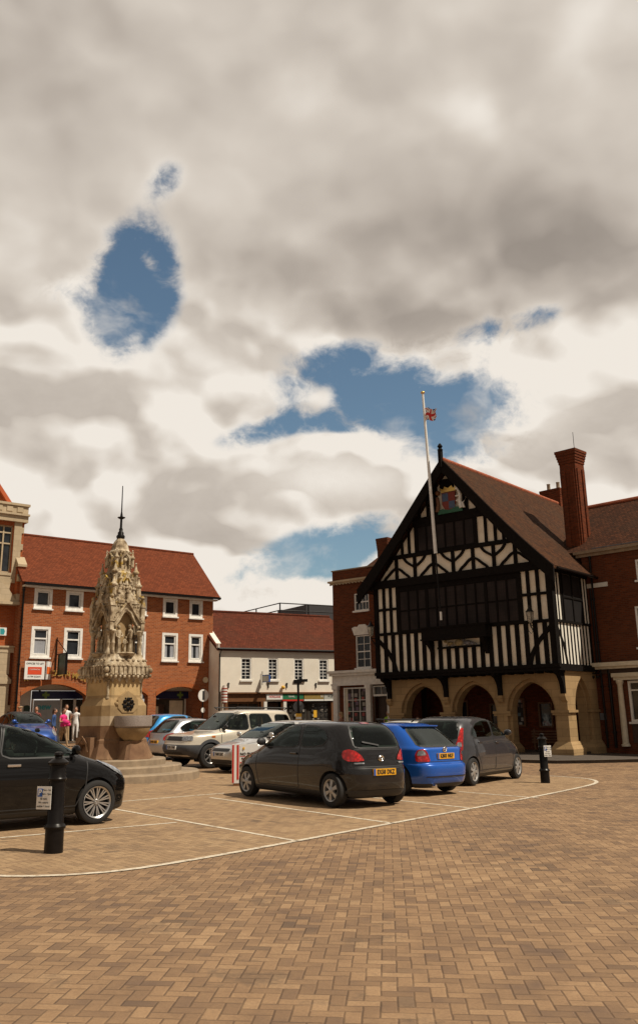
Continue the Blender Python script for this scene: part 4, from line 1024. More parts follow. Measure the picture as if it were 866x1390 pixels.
# ============================================================ BANK at the left edge
ab = empty('stone_fronted_bank', (-14.72, 44.0, 0), BRZ, 'red brick and pale stone bank front with tall mullioned window, cut by the left edge', 'building')
m = MB(); wall_open(m, -8, -.42, -.4, 11.3, [(-5.2, -.98, 8.70, 11.1), (-3.6, -1.35, 0, 3.6)], .0, .5); m.box(-.9, -.42, .501, 8, -.4, 11.3)
m.build('wall', 'brick_bank', ab)
boxobj('interior_dark', 'dark_interior', ab, -7.5, -1, 1.2, 1.25, -.3, 11)
m = MB(); m.box(-8, -.30, -.18, .6, 11.30, 11.62); m.box(-8, -.26, -.28, .6, 11.62, 11.72); m.box(-8, -.32, -.16, .5, 11.72, 12.12); m.box(-8, -.26, -.24, .6, 12.12, 12.24)
for k in range(14): x = -7.8+k*.53; m.box(x, x+.30, -.20, -.16, 11.80, 12.04)
m.box(-.94, -.55, -.06, -.002, 8.2, 11.3)
for k in range(7): z = 8.8+k*.36; 
for z in (8.9, 9.9, 10.75): m.box(-.55, -.44, -.058, -.003, z, z+.3)
m.box(-5.2, -.945, -.06, -.002, 7.75, 8.62)
m.build('stone_dressing', 'stone_pale', ab)
f = MB()
for x in (-5.2, -4.4, -3.6, -2.8, -2.1, -1.45, -1.03): f.box(x, x+.07, .1, .25, 8.70, 11.1)
for z in (8.70, 10.15, 10.70, 11.03): f.box(-5.2, -.98, .12, .24, z, z+.07)
f = f.build('window', 'stone_pale', ab); MB().box(-5.2, -.98, .18, .2, 8.72, 11.08).build('pane', 'glass_dark', f)
boxobj('sill', 'stone_pale', f, -5.3, -.95, -.1, .2, 8.55, 8.69)
# gabled buttress with two weatherings
m = MB(); m.box(-.72, -.34, -.34, -.003, 7.35, 9.0); b_ = m.build('buttress', 'brick_bank', ab)
for q in ([(-.42, 9.0), (-.42, 9.12), (0, 9.55), (0, 9.0)], [(-.60, 8.25), (-.60, 8.38), (-.345, 8.62), (-.345, 8.25)], [(-.46, 7.30), (-.46, 7.62), (-.003, 7.62), (-.003, 7.30)]): MB().prism(q, -.76, -.30, 'x').build('weathering', 'stone_pale', b_)
m = MB(); m.prism([(-8, 7.22), (-.26, 7.22), (-.26, 7.3), (-.8, 7.35), (-1.15, 7.85), (-1.6, 8.2), (-8, 8.2)], -.45, -.004); m.box(-8, -.20, -.55, -.003, 7.08, 7.218)
m.box(-8, -.24, -.22, -.003, 4.78, 5.02); m.box(-8, -.22, -.28, -.003, 5.02, 5.10)
m.build('stone_cornice', 'stone_pale', ab)
# stone doorway
m = MB(); m.prism(comb(-4.6, -.72, -.3, 3.3, [arch(-3.6, -1.35, 1.9, 2.95)]), -.25, -.003); m.box(-4.7, -.65, -.32, -.004, 3.3, 3.5); m.prism([(-4.7, 3.5), (-.65, 3.5), (-.9, 3.75), (-2.6, 4.0)], -.28, -.005); m.box(-1.25, -.75, -.2, -.004, 3.75, 4.775); m.prism([(-4.3, 4.2), (-1.25, 4.2), (-2.6, 4.75)], -.15, -.004)
for z in (.2, .8, 1.4, 2.0): m.box(-.72, -.55, -.24, -.004, z, z+.3)
m.build('stone_doorway', 'stone_pale', ab); boxobj('door', 'brown_wood', ab, -3.55, -1.4, .3, .4, -.2, 2.9)
boxobj('bank_sign', 'sign_white', ab, -2.2, -.98, -.12, -.02, 5.60, 5.98); MB().prism([(-1.28, 5.65), (-1.10, 5.65), (-1.06, 5.8), (-1.12, 5.93), (-1.3, 5.93)], -.13, -.121).build('sign_emblem', 'sign_teal', ab)
m = MB(); m.prism([(-6.5, 12.25), (-1.15, 12.25), (-3.4, 15.2)], .4, .7); m.build('gable', 'brick_bank', ab)
m = MB(); m.prism([(-1.0, 12.25), (-3.4, 15.35), (-3.4, 15.1), (-1.25, 12.25)], .2, 6); m.prism([(-5.8, 12.25), (-3.4, 15.35), (-3.4, 15.1), (-5.55, 12.25)], .2, 6); m.build('roof', 'tile_bright', ab)
# ============================================================ FOUNTAIN
FX, FY = -5.55, 24.0
fz = g(FX, FY)
ft = empty('drinking_fountain', (FX, FY, 0), radians(45), 'tall carved gothic stone drinking fountain with spire, round basin and circular steps', 'fountain')
def octo(s_, c=.16):   # square plan with chamfered corners
    h = s_/2; k = s_*c
    return [(-h+k, -h), (h-k, -h), (h, -h+k), (h, h-k), (h-k, h), (-h+k, h), (-h, h-k), (-h, -h+k)]
def stack(levels, c=.12):
    m = MB(); vs = []; fs = []; n = 8
    for s_, z in levels: vs += [(x, y, z) for x, y in octo(s_, c)]
    for k in range(len(levels)-1):
        for i in range(n): j = (i+1) % n; fs.append((k*n+i, k*n+j, (k+1)*n+j, (k+1)*n+i))
    fs.append(tuple(range(n-1, -1, -1))); fs.append(tuple((len(levels)-1)*n+i for i in range(n)))
    return m.add(vs, fs)
m = MB()
for r, z0, z1 in ((2.28, -.3, .17), (1.82, .17, .33), (1.40, .33, .49)):
    m.lathe([(r, z0), (r, z1-.03), (r-.03, z1)], (0, 0, fz), 56)
m.build('steps', 'stone_step', ft, 40)
Z = fz-.095
stack([(1.72, .40), (1.70, .62), (1.44, .98), (1.42, 1.06), (1.36, 1.10)]).build('plinth', 'stone_brown', ft)
stack([(1.36, 1.10), (1.36, 1.42)]).build('lower_die', 'stone_brown', ft)
stack([(1.365, 1.42), (1.365, 1.66)]).build('pale_course', 'stone_band', ft)
stack([(1.36, 1.66), (1.36, 1.92), (1.13, 2.12), (1.12, 2.18)]).build('weathered_course', 'stone_shaft_dark', ft)
sh = stack([(1.12, 2.18), (1.10, 2.62)]).build('shaft', 'stone_shaft', ft)
m = MB()   # angle shafts of the die
for sx in (-1, 1):
    for sy in (-1, 1): m.lathe([(.05, 2.1), (.035, 2.16), (.035, 2.5), (.055, 2.56)], (sx*.50, sy*.50, 0), 8)
m.build('corner_shaft', 'stone_fountain', sh)
# cornice with pendants
co_ = stack([(1.10, 2.58), (1.16, 2.62), (1.16, 2.66), (1.24, 2.70), (1.36, 2.74), (1.36, 2.92), (1.30, 2.95), (1.28, 3.02), (1.12, 3.16), (1.06, 3.24)], .10).build('cornice', 'stone_fountain', ft)
for side in range(4):
    m = MB(); a = side*pi/2; T = Matrix.Rotation(a, 4, 'Z'); m.T = T
    m.box(-.60, .60, -.69, -.60, 2.70, 2.745); m.box(-.62, .62, -.70, -.60, 2.915, 2.95)
    for k in range(9):
        x = -.54+k*.135
        m.box(x-.038, x+.038, -.715, -.64, 2.72, 2.90); m.ball((x, -.675, 2.66), .042, (1, 1, 1.3), 8); m.ball((x+.067, -.70, 2.93), .024, n=6)
    for k in range(7): m.ball((-.48+k*.16, -.63, 3.08), .042, (1.1, .7, .9), 8)
    for k in range(5): m.prism([(-.42+k*.21-.08, 2.62), (-.42+k*.21+.08, 2.62), (-.42+k*.21, 2.50)], -.585, -.55)
    m.T = T; m.ball((.66, -.66, 2.82), .075, (1, 1, 1.1)); m.ball((.66, -.66, 2.68), .05)
    m.build('carved_pendants', 'stone_fountain', co_, 50)
# niche stage: recessed core and four gabled fronts
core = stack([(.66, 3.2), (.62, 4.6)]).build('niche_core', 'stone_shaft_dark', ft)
m = MB()
for side in range(4):
    m.T = Matrix.Rotation(side*pi/2, 4, 'Z')
    # front panel with trefoil arch
    tre = [(-.31, 3.80), (-.33, 3.92), (-.30, 4.02), (-.22, 4.07), (-.20, 4.17), (-.12, 4.29), (0, 4.36), (.12, 4.29), (.20, 4.17), (.22, 4.07), (.30, 4.02), (.33, 3.92), (.31, 3.80)]
    m.prism([(-.44, 4.62), (-.44, 3.78), (-.33, 3.78)]+tre+[(.33, 3.78), (.44, 3.78), (.44, 4.62)], -.47, -.38)
    # gable mouldings
    m.strip([(-.46, 4.06), (0, 4.66), (.46, 4.06)], .075, -.53, -.472); m.strip([(-.35, 3.98), (-.24, 4.13), (-.12, 4.34), (0, 4.42), (.12, 4.34), (.24, 4.13), (.35, 3.98)], .045, -.50, -.473)
    m.box(-.055, .055, -.55, -.46, 4.60, 4.84); m.ball((0, -.50, 4.88), .07, (1.1, .8, 1))
    for s_ in (-1, 1):
        for k in range(4): f_ = (k+.5)/4; m.ball((s_*.46*(1-f_), -.52, 4.08+.60*f_+.05), .035, n=6)
        m.ball((s_*.36, -.50, 3.96), .05, n=8)
        # colonnettes
        for dx in (.40, .49): m.lathe([(.055, 3.22), (.06, 3.27), (.042, 3.31), (.042, 3.50), (.055, 3.53), (.042, 3.56), (.042, 3.74), (.07, 3.79), (.085, 3.84), (.06, 3.87)], (s_*dx, -.47 if dx < .45 else -.40, 0), 8)
    m.lathe([(.20, 3.18), (.24, 3.24), (.26, 3.26), (.20, 3.29)], (0, -.46, 0), 14)
    m.box(-.52, .52, -.50, .0, 3.17, 3.23)
    # openwork blocks above gable
    for r_ in range(2):
        for k in range(3):
            x = .19+k*.08
            for s_ in (-1, 1): m.box(s_*x-.025, s_*x+.025, -.49, -.472, 4.50+r_*.09, 4.55+r_*.09)
    # corner buttress
    m.box(.42, .53, -.53, -.42, 3.86, 4.50); m.box(.405, .545, -.545, -.405, 4.08, 4.12); m.prism([(.40, 4.50), (.55, 4.50), (.475, 4.72)], -.55, -.40); m.ball((.475, -.475, 4.76), .055)
m.T = None; ns = m.build('gabled_niche', 'stone_fountain', ft, 45)
# carved figures in niches
def figure(m, x, y, z, h, lean=0, arm=1):
    m.lathe([(.085*h, 0), (.075*h, .25*h), (.055*h, .5*h), (.09*h, .72*h), (.085*h, .82*h), (.03*h, .86*h), (.03*h, .88*h)], (x, y, z), 8)
    m.ball((x+lean*.03, y-.01, z+.94*h), .065*h, (1, 1, 1.25), 8)
    m.tube([(x-.08*h, y, z+.8*h), (x-.14*h, y-.05*h, z+.62*h), (x-.02*h, y-.10*h, z+(.55 if arm > 0 else .8)*h)], .03*h, 6)
    m.tube([(x+.08*h, y, z+.8*h), (x+.15*h, y-.05*h, z+.66*h), (x+.06*h, y-.1*h, z+(.6 if arm > 0 else .95)*h)], .03*h, 6)
    for k in range(3): m.tube([(x-.05*h+k*.05*h, y-.075*h, z+.02), (x-.03*h+k*.04*h, y-.055*h, z+.5*h)], .014*h, 5)
for side in range(4):
    T = Matrix.Rotation(side*pi/2, 4, 'Z')
    m = MB(); m.T = T
    figure(m, -.19, -.40, 3.25, .74, 0, 1); figure(m, .17, -.40, 3.25, .78, -1, -1); figure(m, -.01, -.43, 3.25, .46, 1, 1)
    m.build('relief_figures', 'stone_fountain', ft, 60)
# spire stages
st_ = [(1.02, 4.58), (1.02, 4.66), (.96, 4.72), (.95, 4.82), (.90, 4.88), (.88, 5.04), (.84, 5.08), (.84, 5.14), (.78, 5.18), (.74, 5.36), (.74, 5.44), (.66, 5.48), (.62, 5.62), (.57, 5.66), (.56, 5.98), (.60, 6.00), (.60, 6.05), (.50, 6.10), (.45, 6.22), (.35, 6.33), (.20, 6.42), (.10, 6.47)]
st_ = [(w_*(1-.14*min(1, max(0, (z_-4.7)/.6))), z_) for w_, z_ in st_]
sp = stack(st_, .22).build('spire', 'stone_fountain', ft)
m = MB()
for side in range(4):
    m.T = Matrix.Rotation(side*pi/2, 4, 'Z')
    for (s_, z, n, r_) in ((.51, 4.70, 9, .034), (.485, 4.80, 8, .03), (.45, 5.00, 7, .034), (.42, 5.11, 6, .034), (.375, 5.40, 6, .03), (.315, 5.62, 5, .03), (.30, 6.03, 6, .025)):
        for k in range(n): m.ball((-s_*.76+2*s_*.76*k/(n-1), -s_*.94, z), r_*.8, (1, 1, 1.1), 6)
    # tier of pinnacles at the corners and mid faces
    for (cx_, cy_, z0, h, w_) in ((.42, -.42, 4.80, .55, .095), (.35, -.35, 5.16, .58, .085), (.0, -.42, 5.10, .36, .06), (-.20, -.41, 5.10, .32, .05), (.20, -.41, 5.10, .32, .05), (.27, -.27, 5.62, .48, .065), (.22, -.46, 4.84, .26, .05), (-.22, -.46, 4.84, .26, .05), (0, -.46, 4.90, .2, .05)):
        cx_ *= .93; cy_ *= .93; w_ *= .78; m.lathe([(w_, z0), (w_*.9, z0+h*.45), (w_*1.4, z0+h*.48), (w_*1.4, z0+h*.55), (w_*.8, z0+h*.6), (w_*.2, z0+h*.9), (w_*.5, z0+h*.95), (0.005, z0+h)], (cx_, cy_, 0), 7)
    # little canopy openings
    m.strip([(-.12, 5.66), (-.12, 5.86), (0, 5.98), (.12, 5.86), (.12, 5.66)], .05, -.33, -.27); m.ball((0, -.29, 5.80), .06, (1, .6, 1), 8)
    m.strip([(-.13, 5.18), (0, 5.38), (.13, 5.18)], .05, -.43, -.36)
    m.box(.25, .50, -.30, -.22, 4.86, 4.94)
m.T = None; m.build('pinnacles', 'stone_fountain', sp, 45)
MB().lathe([(.11, 6.44), (.12, 6.50), (.08, 6.55), (.085, 6.60), (.05, 6.64), (.055, 6.70), (.035, 6.74), (.03, 6.98), (.10, 7.02), (.11, 7.04), (.04, 7.06), (.03, 7.12), (.018, 7.2), (.012, 7.95)], (0, 0, 0), 12).build('iron_finial', 'iron_black', ft, 50)
# rosette hood on lit face
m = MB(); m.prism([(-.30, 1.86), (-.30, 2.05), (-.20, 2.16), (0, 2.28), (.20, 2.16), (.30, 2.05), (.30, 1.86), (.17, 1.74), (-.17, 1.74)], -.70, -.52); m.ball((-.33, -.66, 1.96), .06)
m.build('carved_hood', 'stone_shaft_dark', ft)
m = MB()
for k in range(6): a = k*pi/3+.5; m.ball((.12*cos(a), -.705, 1.95+.12*sin(a)), .062, (1, .5, 1), 8)
m.ball((0, -.71, 1.95), .06, (1, .6, 1), 8)
for k in range(6): a = k*pi/3; m.ball((.17*cos(a), -.70, 1.95+.17*sin(a)), .03, (1, .5, 1), 6)
m.build('dark_rosette', 'iron_black', ft, 50)
# basin on lit face
bs = MB().lathe([(.20, .55), (.26, .60), (.17, .70), (.16, .98), (.20, 1.04), (.34, 1.16), (.42, 1.28), (.44, 1.36)], (0, -.96, 0), 28).build('basin_bowl', 'stone_shaft_dark', ft, 40)
MB().lathe([(.42, 1.36), (.47, 1.40), (.48, 1.62), (.47, 1.66), (.40, 1.66), (.38, 1.56), (.0, 1.54)], (0, -.96, 0), 36, caps=False).build('basin_rim', 'granite', bs, 40)
stack([(.80, .40), (.78, .60), (.52, .98), (.50, 1.04)]).build('basin_foot', 'stone_brown', ft).location = (0, -.92, 0)
# low trough arch on shaded face
m = MB(); m.T = Matrix.Rotation(-pi/2, 4, 'Z')
m.prism(comb(-.36, .36, .42, 1.14, [arch(-.20, .20, .80, 1.02)]), -.86, -.66); m.strip([(-.27, .78), (-.22, .98), (0, 1.14), (.22, .98), (.27, .78)], .07, -.90, -.862); m.ball((0, -.86, 1.02), .08, (1.4, .6, .8))
m.build('side_niche', 'stone_brown', ft)
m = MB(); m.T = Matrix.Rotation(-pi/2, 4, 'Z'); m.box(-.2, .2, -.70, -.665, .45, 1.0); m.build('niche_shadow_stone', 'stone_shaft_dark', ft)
# ============================================================ VEHICLES
def catmull(rows, sub=4):
    out = []
    for k in range(len(rows)-1):
        p0 = rows[max(k-1, 0)]; p1 = rows[k]; p2 = rows[k+1]; p3 = rows[min(k+2, len(rows)-1)]
        for s_ in range(sub):
            t = s_/sub
            r = []
            for a, b, c, d in zip(p0, p1, p2, p3):
                v = .5*((2*b)+(-a+c)*t+(2*a-5*b+4*c-d)*t*t+(-a+3*b-3*c+d)*t**3)
                r.append(max(min(b, c), min(max(b, c), v)) if abs(b-c) > 1e-6 else b)
            out.append(r)
    out.append(list(rows[-1])); return out
def car_body(levels, wheels, rw, W, paintm, trim='black_plastic', trim_z=.25, third=None, third_fn=None, S={}):
    lv = catmull(levels, 4); N = 72; vs = []; fs = []
    for z, xr, xf, w_, n in lv:
        cx, a = (xr+xf)/2, (xf-xr)/2
        for i in range(N):
            ph = 2*pi*(i+.5)/N; c, s = cos(ph), sin(ph)
            r = (abs(c)**n+abs(s)**n)**(-1/n)
            vs.append((cx+a*r*c, w_*r*s, z))
    K = len(lv)
    for k in range(K-1):
        for i in range(N): j = (i+1) % N; fs.append((k*N+i, k*N+j, (k+1)*N+j, (k+1)*N+i))
    fs.append(tuple(range(N-1, -1, -1))); fs.append(tuple((K-1)*N+i for i in range(N)))
    me = bpy.data.meshes.new('body'); me.from_pydata(vs, [], fs); me.update()
    mats = [MATS[paintm], MATS[trim]]+([MATS[third]] if third else [])
    for q in mats: me.materials.append(q)
    for p in me.polygons:
        if p.center.z < trim_z: p.material_index = 1
        elif third and third_fn(p.center): p.material_index = 2
    bo = bpy.data.objects.new('body', me); COL.objects.link(bo)
    mc = MB(); h = W/2
    for x in wheels:
        for s_ in (-1, 1): mc.lathe([(rw+.045, (h-.27)*s_), (rw+.045, (h+.3)*s_)], (x, 0, rw), 36, 'y')
    cutters = [mc]
    m_ = MB(); [m_.prism(chaikin(q, 2), -2, 2, 'y') for q in S.get('sidewins', [])]; cutters.append(m_)
    xm = S.get('cab', -.1)
    m_ = MB(); [m_.prism(chaikin(q, 2), xm-.03, 4, 'x') for q in S.get('screen', [])]; cutters.append(m_)
    m_ = MB(); [m_.prism(chaikin(q, 2), -4, xm, 'x') for q in S.get('rearwin', [])]; cutters.append(m_)
    cos_ = []
    for mc in cutters:
        if not mc.v: continue
        cm = bpy.data.meshes.new('cut'); cm.from_pydata(mc.v, [], mc.f); cm.update()
        bmx = bmesh.new(); bmx.from_mesh(cm); bmesh.ops.recalc_face_normals(bmx, faces=bmx.faces); bmx.to_mesh(cm); bmx.free()
        for q in mats: cm.materials.append(q)
        for p in cm.polygons: p.material_index = 1
        co = bpy.data.objects.new('cut', cm); COL.objects.link(co); cos_.append(co)
        md = bo.modifiers.new('b', 'BOOLEAN'); md.operation = 'DIFFERENCE'; md.object = co; md.solver = 'EXACT'
    bpy.context.view_layer.update()
    dg = bpy.context.evaluated_depsgraph_get()
    m2 = bpy.data.meshes.new_from_object(bo.evaluated_get(dg))
    bo.modifiers.clear(); bo.data = m2; [bpy.data.objects.remove(co) for co in cos_]
    m2.polygons.foreach_set('use_smooth', [True]*len(m2.polygons)); m2.set_sharp_from_angle(angle=radians(38))
    full = BVHTree.FromPolygons([Vector(v) for v in vs], [tuple(f) for f in fs])
    return bo, full
def chaikin(p, it=2):
    for _ in range(it):
        q = []
        for a, b in zip(p, p[1:]+p[:1]): q += [(a[0]*.89+b[0]*.11, a[1]*.89+b[1]*.11), (a[0]*.11+b[0]*.89, a[1]*.11+b[1]*.89)]
        p = q
    return p
def inside(p, x, y):
    c = False; n = len(p)
    for i in range(n):
        a, b = p[i], p[i-1]
        if (a[1] > y) != (b[1] > y) and x < (b[0]-a[0])*(y-a[1])/(b[1]-a[1])+a[0]: c = not c
    return c
def patch(bvh, poly, plane, side, off, name, mat, parent, h=.07, rnd=2, thick=0):
    if rnd: poly = chaikin(poly, rnd)
    d = []
    for a, b in zip(poly, poly[1:]+poly[:1]):
        n = max(1, int(math.hypot(b[0]-a[0], b[1]-a[1])/h)); d += [(a[0]+(b[0]-a[0])*k/n, a[1]+(b[1]-a[1])*k/n) for k in range(n)]
    xs = [p[0] for p in d]; ys = [p[1] for p in d]
    pts = [Vector(p) for p in d]; E_ = [(i, (i+1) % len(d)) for i in range(len(d))]
    x = min(xs)+h*.5
    while x < max(xs):
        y = min(ys)+h*.5
        while y < max(ys):
            if inside(d, x, y) and min((Vector((x, y))-q).length for q in pts[:len(d)]) > h*.35: pts.append(Vector((x, y)))
            y += h
        x += h
    V, _, F, *_r = delaunay_2d_cdt(pts, E_, [], 1, 1e-6)
    out = []; nor = []
    for v in V:
        if plane == 'side': o, dr = Vector((v.x, side*3, v.y)), Vector((0, -side, 0))
        elif plane == 'end': o, dr = Vector((side*5, v.x, v.y)), Vector((-side, 0, 0))
        elif plane == 'corner':
            sx, sy, uc = side; q_ = sqrt(.5); oc = Vector((sx, sy, 0))*q_; pe = Vector((-sx, sy, 0))*q_
            o, dr = oc*5+pe*(v.x+uc)+Vector((0, 0, v.y)), -oc
        else: o, dr = Vector((v.x, v.y, 4)), Vector((0, 0, -1))
        loc, nn, idx, dist = bvh.ray_cast(o, dr)
        if loc is None: out.append(None)
        else:
            if nn.dot(dr) > 0: nn = -nn
            out.append(loc+nn*off)
    ok = [i for i, q in enumerate(out) if q is not None]; mp = {i: k for k, i in enumerate(ok)}
    fs = [tuple(mp[i] for i in f) for f in F if all(i in mp for i in f)]
    if plane == 'side': vd = Vector((0, side, 0))
    elif plane == 'end': vd = Vector((side, 0, 0))
    elif plane == 'corner': vd = Vector((side[0], side[1], 0))
    else: vd = Vector((0, 0, 1))
    fl_ = []
    for f in fs:
        a_, b_, c_ = (out[ok[i]] for i in f[:3])
        fl_.append(f if (b_-a_).cross(c_-a_).dot(vd) > 0 else f[::-1])
    fs = fl_
    me = bpy.data.meshes.new(name); me.from_pydata([out[i] for i in ok], [], fs); me.update()
    return finish(name, me, mat, parent, 180)
def outline(bvh, poly, plane, side, off, name, mat, parent, wd=.014, closed=True, rnd=0):
    """thin raised strip along a path on the body"""
    if rnd: poly = chaikin(poly, rnd)
    P = poly+poly[:1] if closed else poly
    d = []
    for a, b in zip(P, P[1:]):
        n = max(1, int(math.hypot(b[0]-a[0], b[1]-a[1])/.05)); d += [(a[0]+(b[0]-a[0])*k/n, a[1]+(b[1]-a[1])*k/n) for k in range(n)]
    d.append(P[-1]); vs = []
    for k, p in enumerate(d):
        a = d[max(k-1, 0)]; b = d[min(k+1, len(d)-1)]
        if closed and k == 0: a = d[-2]
        if closed and k == len(d)-1: b = d[1]
        t = Vector((b[0]-a[0], b[1]-a[1])); t = t.normalized() if t.length else Vector((1, 0)); n = Vector((-t.y, t.x))*wd/2
        for q in ((p[0]+n.x, p[1]+n.y), (p[0]-n.x, p[1]-n.y)):
            if plane == 'side': o, dr = Vector((q[0], side*3, q[1])), Vector((0, -side, 0))
            elif plane == 'end': o, dr = Vector((side*5, q[0], q[1])), Vector((-side, 0, 0))
            else: o, dr = Vector((q[0], q[1], 4)), Vector((0, 0, -1))
            loc, nn, i_, di = bvh.ray_cast(o, dr)
            if loc is not None and nn.dot(dr) > 0: nn = -nn
            vs.append(loc+nn*off if loc is not None else None)
    fs = [(2*k, 2*k+1, 2*k+3, 2*k+2) for k in range(len(d)-1)]
    fs = [f for f in fs if all(vs[i] is not None for i in f)]
    me = bpy.data.meshes.new(name); me.from_pydata([v if v is not None else (0, 0, .5) for v in vs], [], fs); me.update()
    return finish(name, me, mat, parent, 180)
def wheel(parent, x, y, r, side, style='cap', width=.19, rim_mat='hubcap', spokes=7, rim_frac=.66):
    w_ = bpy.data.objects.new('wheel', None); COL.objects.link(w_); w_.parent = parent; w_.location = (x, y, r)
    if side < 0: w_.rotation_euler = (0, 0, pi)
    w_.rotation_euler.rotate_axis('Y', random.random()*2)
    h = width/2; rr = r*rim_frac
    MB().lathe([(rr, -h), (r*.93, -h), (r, -h*.7), (r, h*.7), (r*.97, h*.9), (r*.90, h), (rr+.015, h), (rr, h*.8)], (0, 0, 0), 48, 'y', caps=False).build('tyre', 'tyre', w_, 40)
    m = MB(); y0 = h*.55
    m.lathe([(rr*.1, y0-.05), (rr, y0-.05)], (0, 0, 0), 32, 'y', caps=True); m.build('brake_disc', 'dark_grey', w_)
    m = MB()
    m.lathe([(rr-.028, y0-.02), (rr-.022, y0+.03), (rr-.002, y0+.045), (rr+.004, y0-.02)], (0, 0, 0), 48, 'y', caps=False)
    if style == 'cap':
        m.lathe([(.0, y0+.045), (rr*.24, y0+.042), (rr*.34, y0+.03), (rr*.36, y0-.02)], (0, 0, 0), 32, 'y', caps=False)
        wid = 2*pi*rr/spokes*.36
        for k in range(spokes):
            a = 2*pi*k/spokes
            for (r0, r1, w0, w1) in ((rr*.30, rr*.98, wid*.55, wid*1.15),):
                c, s = cos(a), sin(a)
                P = [(r0, -w0/2), (r1, -w1/2), (r1, w1/2), (r0, w0/2)]
                vs = [(p*c-q*s, y0+.036-.012*(p > rr*.5), p*s+q*c) for p, q in P]+[(p*c-q*s, y0-.02, p*s+q*c) for p, q in P]
                m.add(vs, [(0, 1, 2, 3), (7, 6, 5, 4), (0, 4, 5, 1), (1, 5, 6, 2), (2, 6, 7, 3), (3, 7, 4, 0)])
    else:
        m.lathe([(.0, y0+.03), (rr*.17, y0+.03), (rr*.22, y0+.01), (rr*.22, y0-.03)], (0, 0, 0), 24, 'y', caps=False)
        for k in range(spokes):
            for dd in ((-.10, .10) if style == 'pair' else (0,)):
                a = 2*pi*k/spokes; a1 = a+dd
                p0 = Vector((rr*.16*cos(a), y0+.015, rr*.16*sin(a))); p1 = Vector((rr*.99*cos(a1), y0+.03, rr*.99*sin(a1)))
                wv = .016 if style == 'pair' else .03
                t = (p1-p0).normalized(); n = t.cross(Vector((0, 1, 0)))*wv/2
                vs = [p0-n, p1-n*1.2, p1+n*1.2, p0+n]; vs = vs+[v-Vector((0, .03, 0)) for v in vs]
                m.add(vs, [(0, 1, 2, 3), (7, 6, 5, 4), (0, 4, 5, 1), (1, 5, 6, 2), (2, 6, 7, 3), (3, 7, 4, 0)])
        for k in range(5): a = 2*pi*k/5; m.ball((rr*.12*cos(a), y0+.03, rr*.12*sin(a)), .012, n=6)
    m.build('rim', rim_mat, w_, 35)
    return w_
